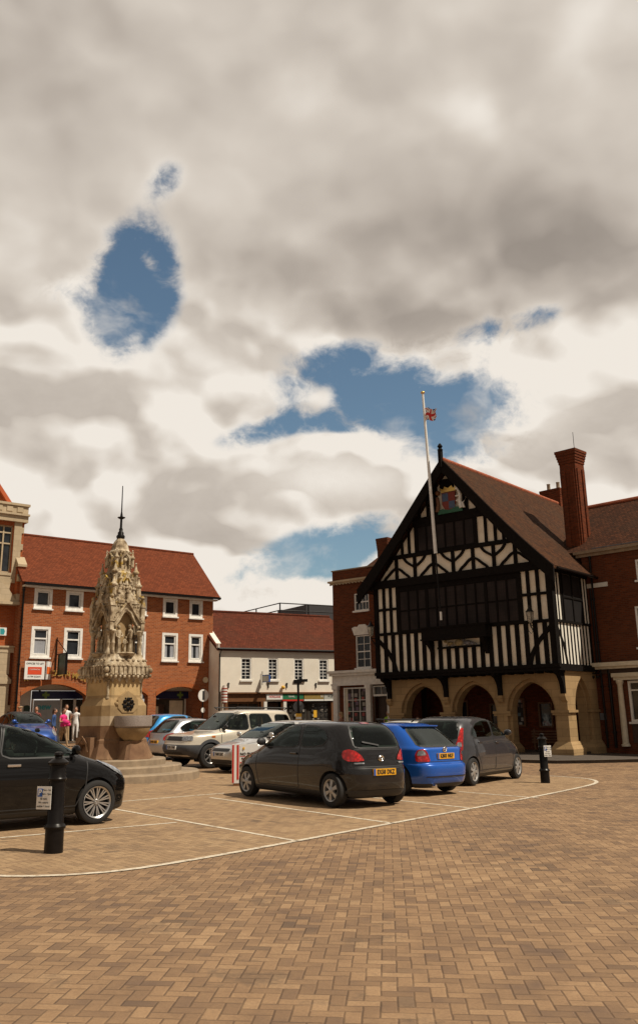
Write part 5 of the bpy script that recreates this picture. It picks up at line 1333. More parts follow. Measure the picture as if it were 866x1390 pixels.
def make_car(name, label, cat, pos, head, S, group='cars parked in the bays on the square', z=None):
    x, y = pos
    rz = radians(90-head)
    e = empty(name, (x, y, g(x, y)+.012 if z is None else z), rz, label, cat, group, tilt=True)
    W = S['W']; P = S['paint']; rw = S['rw']
    body, bvh = car_body(S['levels'], S['wheels'], rw, W, P, S.get('trim', 'black_plastic'), S.get('trim_z', .25), S.get('third'), S.get('third_fn'), S)
    body.parent = e
    for wx in S['wheels']:
        for s_ in (1, -1): wheel(e, wx, s_*(W/2-.115), rw, s_, S.get('wstyle', 'cap'), .19, S.get('rim', 'hubcap'), S.get('spokes', 7), S.get('rimf', .66))
    for s_ in (1, -1):
        for q in S.get('sidewins', []):
            outline(bvh, chaikin(q, 2), 'side', s_, .004, 'window_seal', 'black_plastic', body, .045)
            patch(bvh, q, 'side', s_, .006, 'side_window', 'car_glass', e)
        for q in S.get('doors', []):
            dr = outline(bvh, q, 'side', s_, .003, 'door_gap', 'black_plastic', body, .017)
        for (hx, hz) in S.get('handles', []):
            loc, nn, _, _ = bvh.ray_cast(Vector((hx, s_*3, hz)), Vector((0, -s_, 0)))
            MB().box(hx-.10, hx+.10, loc.y-.02*s_, loc.y+.03*s_, hz-.018, hz+.018).build('door_handle', S.get('handle_mat', P), e, bevel=.006)
        for q, mt in S.get('side_extra', []): patch(bvh, q, 'side', s_, .005, 'side_trim', mt, e, rnd=1)
        for q in S.get('rub', []): outline(bvh, q, 'side', s_, .006, 'side_moulding', S.get('rub_mat', 'black_plastic'), e, .05, closed=False)
        if 'mirror' in S:
            mx_, mz = S['mirror']; loc, nn, _, _ = bvh.ray_cast(Vector((mx_, s_*3, mz)), Vector((0, -s_, 0)))
            MB().ball((mx_-.02, loc.y+s_*.13, mz+.05), .10, (.55, 1.05, .75), 14).tube([(mx_, loc.y-.03*s_, mz-.01), (mx_-.01, loc.y+s_*.1, mz+.02)], .025).build('wing_mirror', S.get('mirror_mat', P), e, 60)
        if 'arch' in S:
            for wx in S['wheels']:
                pts = [(wx+(rw+.09)*cos(a), rw+(rw+.09)*sin(a)) for a in [radians(-15+210*k/16) for k in range(17)]]
                outline(bvh, pts, 'side', s_, .012, 'arch_flare', S['arch'], e, .09, closed=False)
        for q in S.get('tail', []):
            pl = 'end'; qq = [(s_*a, b) for a, b in q]
            patch(bvh, qq, 'end', -1, .012, 'tail_light', 'lamp_red', e, .03, 2)
        for q in S.get('tail_side', []): patch(bvh, q, 'side', s_, .012, 'tail_light', 'lamp_red', e, .03, 2)
        for q in S.get('tail_clear', []): patch(bvh, [(s_*a, b) for a, b in q], 'end', -1, .016, 'reversing_light', 'lamp_clear', e, .03, 1)
        for q in S.get('headl', []): patch(bvh, [(s_*a, b) for a, b in q], 'end', 1, .010, 'headlight', 'lamp_clear', e, .03, 2)
        for q in S.get('headl_side', []): patch(bvh, q, 'side', s_, .010, 'headlight', 'lamp_clear', e, .03, 2)
        for key, nm, mt, of in (('ctail', 'tail_light', 'lamp_red', .014), ('ctail_clear', 'reversing_light', 'lamp_clear', .02), ('chead', 'headlight', 'lamp_clear', .012)):
            sx = 1 if key == 'chead' else -1
            ends = max(l[2] for l in S['levels']) if sx > 0 else -min(l[1] for l in S['levels'])
            uc = (-ends+W/2)*sqrt(.5)
            for q in S.get(key, []): patch(bvh, q, 'corner', (sx, s_, uc), of, nm, mt, e, .03, 2)
        for q in S.get('indicator', []): patch(bvh, q, 'side', s_, .010, 'side_indicator', 'lamp_orange', e, .03, 1)
    zb = min(p[1] for q in S['sidewins'] for p in q); zt_ = max(p[1] for q in S['sidewins'] for p in q)
    for (xx, rear) in ((S.get('cab', -.1)+.12, 0), (S.get('cab', -.1)-.72, 1)):
        for yy in (-.34, .34):
            m = MB(); m.prism([(xx, zb-.1), (xx+.14, zb-.1), (xx+.04, zb+(.10 if not rear else .05)), (xx-.06, zb+(.10 if not rear else .05))], yy-.22, yy+.22, 'y')
            m.prism([(xx-.04, zb+.12), (xx+.04, zb+.12), (xx+.02, zb+(.26 if not rear else .19)), (xx-.05, zb+(.26 if not rear else .19))], yy-.12, yy+.12, 'y'); m.tube([(xx, yy, zb), (xx, yy, zb+.15)], .015)
            m.build('seat', 'seat_cloth', e, 40, bevel=.012)
    sx0 = S.get('cab', -.1)+.52
    MB().tube([(sx0+.05*cos(t*pi/8), -.36+.18*sin(t*pi/8), zb+.05+.17*cos(t*pi/8)) for t in range(17)], .014, 6).build('steering_wheel', 'black_plastic', e)
    MB().ball((sx0+.25, 0, zt_-.07), .06, (.3, 1.6, .6), 10).build('inner_mirror', 'black_plastic', e)
    for q in S.get('rearwin', []):
        outline(bvh, chaikin(q, 2), 'end', -1, .004, 'window_seal', 'black_plastic', body, .05); patch(bvh, q, 'end', -1, .007, 'rear_window', 'car_glass', e)
    for q in S.get('screen', []):
        outline(bvh, chaikin(q, 2), 'end', 1, .004, 'window_seal', 'black_plastic', body, .04); patch(bvh, q, 'end', 1, .007, 'windscreen', 'car_glass', e)
    for q in S.get('tailgate', []): outline(bvh, q, 'end', -1, .003, 'tailgate_gap', 'black_plastic', body, .012)
    for q, mt in S.get('rear_extra', []): patch(bvh, q, 'end', -1, .006, 'bumper_trim', mt, e, .05, 1)
    for q, mt in S.get('front_extra', []): patch(bvh, q, 'end', 1, .006, 'grille', mt, e, .05, 1)
    for q in S.get('bonnet', []): outline(bvh, q, 'top', 1, .003, 'bonnet_gap', 'black_plastic', body, .012, closed=False)
    def plate(side, z_, txt, mat, w_=.52, h_=.11, yy=0):
        loc, nn, _, _ = bvh.ray_cast(Vector((side*5, yy, z_)), Vector((-side, 0, 0)))
        X0 = loc.x+side*.025
        pm = MB().box(min(X0, X0-side*.04), max(X0, X0-side*.04), yy-w_/2, yy+w_/2, z_-h_/2, z_+h_/2).build('number_plate', mat, e)
        MB().box(X0, X0+side*.002, yy+(w_/2 if side < 0 else -w_/2)-(.045 if side < 0 else 0), yy+(w_/2 if side < 0 else -w_/2)+(0 if side < 0 else .045), z_-h_/2, z_+h_/2).build('plate_band', 'sign_blue', pm)
        text('plate_lettering', txt, h_*.92, 'sign_black', pm, (X0+side*.003, yy-(.02 if side < 0 else -.02), z_), (pi/2, 0, -pi/2 if side < 0 else pi/2), ext=.002, bold=.004, sx=.82, space=1.12)
    if 'rplate' in S: plate(-1, S['rplate'][0], S['rplate'][1], 'plate_yellow')
    if 'fplate' in S: plate(1, S['fplate'][0], S['fplate'][1], 'plate_white')
    if 'badge' in S:
        bx, bz, sd_ = S['badge']; loc, nn, _, _ = bvh.ray_cast(Vector((sd_*5, 0, bz)), Vector((-sd_, 0, 0)))
        m = MB()
        for (rx, rz_) in ((.062, .045), (.022, .040), (.042, .018)):
            pts = [(loc.x+sd_*.018, rx*cos(2*pi*k/18), bz+rz_*sin(2*pi*k/18)+(.012 if rx == .042 else 0)) for k in range(19)]; m.tube(pts, .008, 6)
        m.build('badge', 'chrome', e, 60)
    if 'rails' in S:
        x0, x1, zz, yy = S['rails']
        for s_ in (1, -1): MB().tube([(x0, s_*yy, zz-.06), (x0-.12, s_*yy, zz), (x1+.12, s_*yy, zz+.01), (x1, s_*yy, zz-.06)], .018, 8).build('roof_rail', 'black_plastic', e, 60)
    if 'aerial' in S: ax, az_ = S['aerial']; MB().tube([(ax, 0, az_), (ax-.25, 0, az_+.35)], .006).build('aerial', 'black_plastic', e)
    if 'wiper' in S:
        (y0, z0), (y1, z1) = S['wiper']; outline(bvh, [(y0, z0), (y1, z1)], 'end', -1, .03, 'rear_wiper', 'black_plastic', e, .025, closed=False)
    if 'spoiler' in S:
        sx_, sz, sw = S['spoiler']; m = MB(); m.prism([(sx_+.25, sz+.015), (sx_-.06, sz+.0), (sx_-.05, sz-.03), (sx_+.2, sz-.05)], -sw, sw, 'y'); m.build('spoiler', P, e, bevel=.008)
    if 'exhaust' in S: MB().lathe([(.03, -.1), (.03, .05)], (S['levels'][1][1], S['exhaust'], .2), 12, 'x').build('exhaust', 'chrome', e)
    m = MB(); 
    for wx in S['wheels']: m.tube([(wx, -W/2+.2, rw), (wx, W/2-.2, rw)], .05)
    m.box(S['wheels'][0]+.3, S['wheels'][1]-.3, -.5, .5, .13, .2); m.build('underside', 'dark_grey', e)
    return e
# --- charcoal small hatchback
aygo = dict(L=3.9, W=1.60, rw=.287, wheels=(-1.38, 1.38), paint='paint_charcoal', rim='hubcap', spokes=6, wstyle='cap', rimf=.68,
  levels=[(.15, -1.70, 1.78, .64, 7), (.20, -1.84, 1.90, .74, 6), (.34, -1.93, 1.99, .785, 5), (.50, -1.955, 2.01, .805, 4.6), (.60, -1.95, 1.97, .81, 4.6), (.70, -1.90, 1.86, .808, 4.8), (.80, -1.86, 1.64, .80, 5), (.89, -1.845, 1.34, .785, 5), (.96, -1.82, 1.16, .768, 5.4),
          (1.03, -1.79, 1.02, .748, 5.6), (1.14, -1.73, .80, .722, 5.6), (1.25, -1.65, .57, .692, 5.4), (1.34, -1.57, .36, .66, 5), (1.41, -1.46, .10, .61, 4.6), (1.445, -1.33, -.12, .53, 4.2), (1.462, -1.1, -.35, .40, 4), (1.466, -.9, -.6, .2, 3)],
  sidewins=[[(.86, .985), (.70, 1.12), (.38, 1.31), (.10, 1.365), (-.34, 1.375), (-.37, 1.0)], [(-.47, 1.01), (-.45, 1.375), (-.85, 1.36), (-1.10, 1.30), (-1.22, 1.17), (-1.12, 1.06), (-.85, 1.02)]],
  doors=[[(.98, .93), (1.0, .60), (.92, .28), (-.42, .28), (-.44, .95), (-.41, 1.40), (.12, 1.40), (.45, 1.31), (.90, 1.02)]], handles=[(-.28, .88)],
  indicator=[[(1.30, .74), (1.22, .76), (1.22, .79), (1.30, .78)]],
  rearwin=[[(-.52, 1.02), (.52, 1.02), (.50, 1.22), (.43, 1.385), (-.43, 1.385), (-.50, 1.22)]],
  screen=[[(-.62, .99), (.62, .99), (.52, 1.36), (-.52, 1.36)]],
  ctail=[[(.17, .90), (.14, .965), (.04, .99), (-.08, .955), (-.18, .875), (-.22, .795), (-.10, .78), (.06, .785), (.15, .83)]],
  ctail_clear=[[(-.05, .735), (-.22, .735), (-.22, .76), (-.05, .76)]], rplate=(.60, 'EX58 DKZ'), fplate=(.42, 'EX58 DKZ'), badge=(0, .83, -1),
  tailgate=[[(-.54, .98), (-.62, .70), (-.60, .69), (.60, .69), (.62, .70), (.54, .98)]], mirror=(.80, 1.02), mirror_mat='black_plastic', handle_mat='paint_charcoal', wiper=((0, 1.04), (.36, 1.10)),
  rear_extra=[([(-.70, .24), (.70, .24), (.66, .30), (-.66, .30)], 'black_plastic'), ([(-.10, 1.42), (.10, 1.42), (.10, 1.44), (-.10, 1.44)], 'lamp_red')], chead=[[(.28, .80), (.10, .78), (-.15, .70), (.0, .62), (.20, .68)]], rub=[])
aygo['rear_extra'].append(([(-.66, .655), (.66, .655), (.66, .668), (-.66, .668)], 'black_plastic'))
make_car('parked_car', 'charcoal grey small hatchback seen from behind with yellow plate ending DKZ', 'car', (-.13, 18.05), -37.5, aygo)
# --- bright blue hatchback
blue = dict(L=4.0, W=1.66, rw=.305, wheels=(-1.26, 1.28), paint='paint_blue', rim='alloy', spokes=8, wstyle='pair', rimf=.74,
  levels=[(.15, -1.78, 1.82, .68, 7), (.21, -1.90, 1.92, .77, 6), (.36, -1.97, 1.99, .82, 5.4), (.52, -1.99, 2.0, .83, 5.2), (.60, -1.97, 1.96, .832, 5.2), (.63, -1.91, 1.92, .832, 5.4), (.74, -1.885, 1.72, .825, 5.4), (.84, -1.87, 1.36, .81, 5.4), (.91, -1.85, 1.06, .79, 5.6),
          (.97, -1.74, .94, .765, 5.6), (1.08, -1.58, .74, .73, 5.6), (1.20, -1.41, .50, .69, 5.4), (1.29, -1.28, .26, .655, 5), (1.36, -1.16, .02, .61, 4.8), (1.395, -1.02, -.12, .53, 4.4), (1.41, -.9, -.3, .40, 4), (1.415, -.75, -.5, .2, 3)],
  sidewins=[[(.78, .95), (.62, 1.08), (.36, 1.24), (.10, 1.31), (-.30, 1.32), (-.34, .96)], [(-.43, .965), (-.40, 1.32), (-.78, 1.305), (-1.05, 1.20), (-1.16, 1.05), (-1.12, .98)]],
  doors=[[(.86, .90), (.88, .58), (.82, .30), (-.38, .30), (-.40, .92), (-.36, 1.34), (.12, 1.34), (.42, 1.24), (.80, .98)]], handles=[(-.26, .84)],
  rearwin=[[(-.60, .965), (.60, .965), (.57, 1.05), (.50, 1.26), (.40, 1.33), (-.40, 1.33), (-.50, 1.26), (-.57, 1.05)]],
  screen=[[(-.64, .95), (.64, .95), (.52, 1.32), (-.52, 1.32)]],
  ctail=[[(.11, .66), (.13, .79), (.08, .89), (-.05, .905), (-.12, .85), (-.18, .66)]],
  ctail_clear=[[(.09, .78), (.06, .87), (-.04, .885), (-.10, .79)]], rplate=(.765, 'KB03 NKF'), fplate=(.42, 'KB03 NKF'), handle_mat='paint_blue', badge=(0, .895, -1),
  tailgate=[[(-.53, .94), (-.53, .66), (.53, .66), (.53, .94)]], mirror=(.76, .98),
  rear_extra=[([(-.62, .36), (.62, .36), (.60, .385), (-.60, .385)], 'black_plastic')], rub=[[(-1.0, .615), (1.0, .615)]], rub_mat='paint_blue', spoiler=(-1.20, 1.365, .52), exhaust=.45)
make_car('parked_car', 'bright blue hatchback between the two grey hatchbacks, yellow rear plate', 'car', (1.23, 20.42), -42, blue)
# --- grey tall hatchback on the right
c3 = dict(L=4.1, W=1.68, rw=.305, wheels=(-1.42, 1.42), paint='paint_grey', rim='hubcap', spokes=7, wstyle='cap', rimf=.70,
  levels=[(.16, -1.82, 1.80, .68, 7), (.22, -1.95, 1.95, .78, 6), (.38, -2.04, 2.04, .825, 5.2), (.55, -2.06, 2.05, .84, 4.8), (.66, -2.04, 1.98, .845, 4.6), (.78, -1.99, 1.82, .84, 4.6), (.90, -1.95, 1.55, .825, 4.8), (1.0, -1.92, 1.28, .80, 5),
          (1.08, -1.89, 1.12, .775, 5.2), (1.20, -1.83, .92, .745, 5.2), (1.32, -1.74, .68, .71, 5), (1.42, -1.62, .42, .665, 4.6), (1.49, -1.46, .10, .60, 4.2), (1.53, -1.25, -.18, .50, 3.8), (1.548, -1.0, -.40, .36, 3.4), (1.552, -.8, -.6, .18, 3)],
  sidewins=[[(.98, 1.075), (.80, 1.20), (.50, 1.36), (.22, 1.42), (-.06, 1.445), (-.08, 1.07)], [(-.16, 1.07), (-.15, 1.45), (-.52, 1.45), (-.95, 1.39), (-1.28, 1.25), (-1.36, 1.14), (-1.22, 1.07)]],
  doors=[[(1.06, 1.0), (1.08, .6), (1.0, .30), (-.10, .30), (-.12, 1.03), (-.10, 1.48), (.25, 1.46), (.56, 1.37), (1.0, 1.10)], [(-.14, 1.03), (-.12, .32), (-.95, .32), (-1.05, .55), (-1.30, .85), (-1.32, 1.05)]], handles=[(.02, .93), (-1.0, .95)],
  rearwin=[[(-.60, 1.02), (.60, 1.02), (.58, 1.25), (.50, 1.44), (-.50, 1.44), (-.58, 1.25)]],
  screen=[[(-.66, 1.10), (.66, 1.10), (.52, 1.44), (-.52, 1.44)]],
  ctail=[[(.10, .78), (.12, .96), (.16, 1.16), (.20, 1.28), (.12, 1.28), (.02, 1.08), (-.06, .92), (-.08, .80)]],
  ctail_clear=[[(.08, .86), (.08, .96), (-.02, .96), (-.05, .87)]], rplate=(.72, 'EY54 HVB'), fplate=(.42, 'EY54 HVB'), mirror=(.96, 1.10), badge=(0, .98, -1),
  chead=[[(.42, .93), (.20, .84), (.0, .74), (.10, .68), (.30, .76)]], rub=[[(-1.0, .62), (1.0, .62)]], rub_mat='paint_grey', rear_extra=[([(-.70, .60), (.70, .60), (.70, .66), (-.70, .66)], 'grey_plastic')], indicator=[[(1.20, .96), (1.14, .98), (1.16, .99), (1.22, .98)]])
make_car('parked_car', 'dark grey rounded five door hatchback parked nearest the right bollard', 'car', (3.56, 23.14), 32.5, c3)
# --- black hatchback at the left
punto = dict(L=4.2, W=1.70, rw=.31, wheels=(-1.35, 1.33), paint='paint_black', rim='alloy', spokes=11, wstyle='pair', rimf=.74,
  levels=[(.15, -1.9, 1.82, .70, 7), (.21, -2.02, 1.93, .80, 6), (.36, -2.08, 2.0, .835, 4.6), (.52, -2.10, 2.03, .85, 4.2), (.64, -2.08, 2.0, .855, 4.0), (.76, -2.02, 1.86, .85, 4.2), (.86, -1.98, 1.62, .835, 4.6), (.94, -1.96, 1.34, .815, 5), (1.0, -1.93, 1.16, .79, 5.4),
          (1.10, -1.82, .96, .755, 5.6), (1.20, -1.70, .75, .725, 5.6), (1.30, -1.57, .52, .69, 5.4), (1.39, -1.42, .22, .65, 5), (1.45, -1.28, -.05, .59, 4.6), (1.48, -1.1, -.25, .50, 4.2), (1.495, -.95, -.45, .36, 4), (1.50, -.8, -.6, .2, 3)],
  sidewins=[[(1.10, .985), (.84, 1.12), (.50, 1.29), (.15, 1.395), (-.12, 1.42), (-.20, .985)], [(-.30, .985), (-.24, 1.42), (-.62, 1.42), (-1.05, 1.36), (-1.42, 1.22), (-1.30, 1.05), (-.95, 1.0)]],
  doors=[[(1.16, .95), (1.12, .55), (.98, .28), (-.22, .28), (-.24, .95), (-.16, 1.45), (.2, 1.43), (.56, 1.31), (1.12, 1.01)], [(-.26, .95), (-.24, .30), (-.95, .30), (-1.05, .55), (-1.30, .85)]], handles=[(-.02, .88)], handle_mat='chrome',
  rearwin=[[(-.6, 1.02), (.6, 1.02), (.5, 1.40), (-.5, 1.40)]], screen=[[(-.68, 1.02), (.68, 1.02), (.54, 1.40), (-.54, 1.40)]],
  ctail=[[(.12, .8), (.2, 1.2), (.1, 1.2), (0, .8)]], chead=[[(.34, .90), (.18, .90), (-.02, .80), (-.14, .68), (-.02, .66), (.14, .73), (.28, .83)]],
  mirror=(.96, 1.02), mirror_mat='paint_black', rub=[[(-1.0, .58), (1.0, .56)]], rub_mat='paint_black', rplate=(.6, 'EU07 KXB'), fplate=(.40, 'EU07 KXB'),
  front_extra=[([(-.45, .28), (.45, .28), (.40, .50), (-.40, .50)], 'black_plastic')], bonnet=[[(1.9, .60), (1.45, .70), (1.15, .72)], [(1.9, -.60), (1.45, -.70), (1.15, -.72)]])
make_car('parked_car', 'black hatchback with multi spoke alloy wheels behind the left bollard', 'car', (-4.98, 13.76), 48, punto)
# --- beige off-roader
frl = dict(L=4.5, W=1.80, rw=.36, wheels=(-1.38, 1.38), paint='paint_gold', rim='alloy', spokes=6, wstyle='one', rimf=.62, third='grey_plastic', trim_z=.34,
  third_fn=lambda c: c.z < .62 or (c.x > 1.5 and c.z < .70) or (c.x < -2.0 and c.z < .8),
  levels=[(.27, -1.9, 1.85, .74, 7), (.32, -2.1, 2.05, .84, 6), (.45, -2.22, 2.20, .885, 5.6), (.60, -2.25, 2.24, .90, 5.6), (.72, -2.22, 2.18, .90, 5.8), (.86, -2.18, 2.12, .895, 6), (.96, -2.16, 2.02, .885, 6), (1.02, -2.15, 1.62, .87, 6), (1.07, -2.14, 1.18, .855, 6.2),
          (1.12, -2.13, 1.04, .835, 6.4), (1.25, -2.09, .86, .80, 6.6), (1.40, -2.03, .66, .765, 6.6), (1.55, -1.97, .46, .73, 6.4), (1.66, -1.91, .28, .70, 6), (1.71, -1.80, .14, .64, 5.6), (1.74, -1.6, -.1, .5, 5), (1.745, -1.3, -.4, .25, 4)],
  sidewins=[[(.90, 1.14), (.76, 1.30), (.50, 1.58), (-.06, 1.60), (-.08, 1.12)], [(-.18, 1.12), (-.16, 1.60), (-.92, 1.60), (-1.04, 1.42), (-1.08, 1.12)], [(-1.22, 1.16), (-1.20, 1.58), (-1.76, 1.57), (-1.92, 1.18)]],
  doors=[[(.98, 1.06), (1.0, .62), (.92, .36), (-.10, .36), (-.12, 1.06), (-.10, 1.64), (.42, 1.63), (.86, 1.22)], [(-.14, 1.06), (-.14, .36), (-.85, .36), (-1.0, .66), (-1.15, .9), (-1.14, 1.06)]], handles=[(.02, .98), (-1.0, .98)], handle_mat='black_plastic',
  rearwin=[[(-.6, 1.15), (.6, 1.15), (.55, 1.6), (-.55, 1.6)]], screen=[[(-.74, 1.13), (.74, 1.13), (.62, 1.62), (-.62, 1.62)]],
  chead=[[(.10, .81), (.10, .94), (-.26, .94), (-.26, .81)]], ctail=[[(.1, .9), (.1, 1.1), (-.08, 1.1), (-.08, .9)]],
  front_extra=[([(-.48, .80), (.48, .80), (.48, .93), (-.48, .93)], 'black_plastic'), ([(-.55, .40), (.55, .40), (.50, .48), (-.50, .48)], 'sign_black'), ([(-.70, .35), (.70, .35), (.62, .395), (-.62, .395)], 'paint_gold')],
  mirror=(.84, 1.16), mirror_mat='black_plastic', arch='grey_plastic', fplate=(.60, 'X391 FVW'), indicator=[[(1.35, .90), (1.22, .90), (1.22, .95), (1.35, .95)]], rails=(-1.7, .15, 1.80, .62), bonnet=[[(2.0, .68), (1.2, .76)], [(2.0, -.68), (1.2, -.76)]])
make_car('parked_car', 'beige off road car with grey plastic bumper and roof rails, facing left', 'car', (-3.02, 29.75), 229, frl)
# --- generic family hatch, used in several colours with its own numbers
def hatch(paintm, k=1.0, hz=1.0, **kw):
    d = dict(L=4.1, W=1.70, rw=.30, wheels=(-1.32, 1.32), paint=paintm, rim='alloy', spokes=7, wstyle='one', rimf=.68,
      levels=[(.15, -1.9, 1.82, .68, 7), (.21, -2.02, 1.96, .79, 6), (.36, -2.08, 2.05, .83, 5), (.52, -2.10, 2.07, .845, 4.6), (.62, -2.08, 2.03, .85, 4.6), (.72, -2.02, 1.86, .845, 4.8), (.80, -1.99, 1.60, .835, 5), (.87, -1.97, 1.30, .815, 5), (.93, -1.94, 1.08, .79, 5.4),
          (1.02, -1.84, .92, .76, 5.6), (1.12, -1.72, .72, .73, 5.6), (1.22, -1.60, .48, .70, 5.4), (1.31, -1.48, .20, .66, 5), (1.37, -1.34, -.05, .60, 4.6), (1.40, -1.18, -.25, .50, 4.2), (1.415, -1.0, -.45, .36, 4), (1.42, -.85, -.65, .18, 3)],
      sidewins=[[(.94, .95), (.74, 1.08), (.42, 1.26), (.10, 1.33), (-.16, 1.34), (-.20, .95)], [(-.30, .95), (-.26, 1.34), (-.85, 1.33), (-1.25, 1.22), (-1.45, 1.10), (-1.35, .98)]],
      doors=[[(1.02, .91), (1.04, .55), (.95, .28), (-.22, .28), (-.24, .92), (-.20, 1.37), (.15, 1.36), (.48, 1.27), (.98, .97)]], handles=[(-.05, .85)],
      rearwin=[[(-.60, .95), (.60, .95), (.60, 1.08), (.50, 1.34), (-.50, 1.34), (-.60, 1.08)]], screen=[[(-.66, .94), (.66, .94), (.54, 1.32), (-.54, 1.32)]],
      ctail=[[(.20, .74), (.24, .88), (.14, .93), (-.06, .88), (-.20, .76), (-.18, .68), (.02, .66)]],
      chead=[[(.26, .74), (.04, .72), (-.20, .67), (-.18, .60), (.04, .60), (.20, .66)]], mirror=(.86, .98), mirror_mat=paintm,
      rub=[[(-1.0, .56), (1.0, .56)]], front_extra=[([(-.42, .58), (.42, .58), (.40, .66), (-.40, .66)], 'black_plastic'), ([(-.60, .25), (.60, .25), (.55, .36), (-.55, .36)], 'black_plastic')], fplate=(.47, 'LK02 GTE'), rplate=(.60, 'LK02 GTE'),
      bonnet=[[(1.9, .55), (1.1, .72)], [(1.9, -.55), (1.1, -.72)]])
    d.update(kw)
    if hz != 1: 
        f = lambda p: (p[0], p[1]*hz if p[1] > .9 else p[1])
        d['levels'] = [(z if z < .9 else .9+(z-.9)*hz, a, b, c, e_) for z, a, b, c, e_ in d['levels']]
        for key in ('sidewins', 'rearwin', 'screen'): d[key] = [[(a, b if b < .9 else .9+(b-.9)*hz) for a, b in q] for q in d[key]]
    return d
make_car('parked_car', 'pale silver hatchback with black grille facing left, beside the beige off road car', 'car', (-1.40, 27.30), 229, hatch('paint_silverfocus', fplate=(.50, 'T683 LBC')))
make_car('parked_car', 'silver hatchback seen from behind between the stone fountain and the beige off road car', 'car', (-4.55, 34.2), 48, hatch('paint_silver', hz=1.03, rplate=(.62, 'AV03 OZK')))
make_car('parked_car', 'bright blue hatchback of which only roof and glass show behind the silver one', 'car', (-5.75, 36.9), 48, hatch('paint_cyan', hz=1.22))
make_car('parked_car', 'white hatchback hidden but for its roof behind the bright blue hatchback', 'car', (2.15, 27.7), -42, hatch('paint_white', hz=1.0, rails=(-1.2, .1, 1.44, .58)))
make_car('parked_car', 'white saloon of which a roof edge shows between the pale silver and charcoal hatchbacks', 'car', (-.90, 34.4), 229, hatch('paint_white', hz=.92))
make_car('parked_car', 'dark car with green tinted glass standing at the kerb left of the stone fountain', 'car', (-9.35, 40.6), 196, hatch('paint_dark', hz=1.1, fplate=(.47, 'GK51 NBA')))
# --- beetle
beetle = dict(L=4.1, W=1.72, rw=.32, wheels=(-1.28, 1.28), paint='paint_beetle', rim='alloy', spokes=6, wstyle='one', rimf=.66,
  levels=[(.16, -1.8, 1.8, .68, 6), (.24, -1.98, 1.98, .80, 4.2), (.38, -2.05, 2.05, .85, 3.6), (.54, -2.04, 2.04, .86, 3.3), (.68, -1.95, 1.95, .855, 3.2), (.80, -1.82, 1.80, .84, 3.2), (.90, -1.70, 1.55, .81, 3.4), (.97, -1.60, 1.22, .78, 3.8), (1.03, -1.52, .95, .75, 4.4),
          (1.14, -1.38, .80, .70, 4.6), (1.26, -1.20, .60, .65, 4.4), (1.36, -1.0, .40, .59, 4.0), (1.44, -.76, .18, .50, 3.6), (1.49, -.5, -.06, .38, 3.2), (1.505, -.3, -.2, .15, 3)],
  sidewins=[[(.84, 1.05), (.62, 1.22), (.34, 1.36), (.0, 1.41), (-.20, 1.41), (-.24, 1.04)], [(-.32, 1.04), (-.30, 1.40), (-.62, 1.32), (-.95, 1.16), (-1.02, 1.05)]],
  doors=[[(.92, 1.0), (.94, .5), (.80, .28), (-.28, .28), (-.30, 1.0)]], handles=[(-.12, .90)], handle_mat='chrome',
  rearwin=[[(-.5, 1.06), (.5, 1.06), (.4, 1.36), (-.4, 1.36)]], screen=[[(-.60, 1.06), (.60, 1.06), (.44, 1.42), (-.44, 1.42)]],
  ctail=[[(.0, .7), (.1, .78), (0, .86), (-.1, .78)]], headl=[[(.44, .62), (.55, .60), (.64, .64), (.68, .74), (.62, .83), (.52, .86), (.42, .82), (.38, .72)]], mirror=(.78, 1.08), mirror_mat='paint_beetle', fplate=(.40, 'P4 BUG'))
beetle['fplate'] = (.40, 'Y724 PNO'); beetle.update(third='black_plastic', third_fn=lambda c: c.z > 1.03 and c.x < .9)
for k in range(1): make_car('parked_car', 'deep blue rounded two door car with round headlights behind the black hatchback', 'car', (-11.85, 35.9), 139, beetle)
# ============================================================ STREET FURNITURE
def bollard(x, y, label, lean=0):
    b = empty('bollard', (x, y, g(x, y)), 0, label, 'bollard', 'black iron bollards at the bay corners')
    MB().lathe([(.112, -.05), (.112, .0), (.110, .27), (.126, .275), (.130, .30), (.108, .325), (.098, .34), (.096, .82), (.108, .825), (.112, .845), (.096, .865), (.094, 1.0), (.120, 1.01), (.124, 1.035), (.10, 1.055), (.075, 1.075), (.05, 1.085), (.045, 1.10), (.058, 1.12), (.05, 1.145), (.02, 1.16)], (0, 0, 0), 32).build('post', 'iron_black', b, 40)
    return b
b1 = bollard(-3.25, 11.26, 'black iron bollard with parking plate standing in front of the black hatchback')
b2 = bollard(5.34, 22.44, 'black iron bollard with parking plate near the curved white line, right of the cars')
def parking_plate(b, cx, cz, w_, h_, rz, d):
    p = bpy.data.objects.new('parking_plate', None); COL.objects.link(p); p.parent = b; p.location = (cx, d, cz); p.rotation_euler = (0, 0, rz)
    b_ = MB().box(-w_/2, w_/2, 0, .006, -h_/2, h_/2).build('plate', 'sign_white', p)
    MB().box(-w_*.44, -w_*.10, -.003, -.001, h_*.05, h_*.40).build('blue_square', 'sign_blue', p); text('letter', 'P', h_*.36, 'sign_white', p, (-w_*.27, -.006, h_*.225), ext=.001, bold=.002)
    for k, s_ in enumerate(('Mon - Sat', '8am - 6pm')): text('plate_lettering', s_, h_*.115, 'sign_black', p, (w_*.20, -.004, h_*(.34-.17*k)), ext=.001)
    for k, s_ in enumerate(('30 mins', 'No return', 'within 1 hour')): text('plate_lettering', s_, h_*.125, 'sign_black', p, (0, -.004, h_*(-.04-.165*k)), ext=.001)
parking_plate(b1, -.115, .635, .20, .26, radians(-18), -.13)
parking_plate(b2, .085, .745, .19, .26, radians(12), -.12)
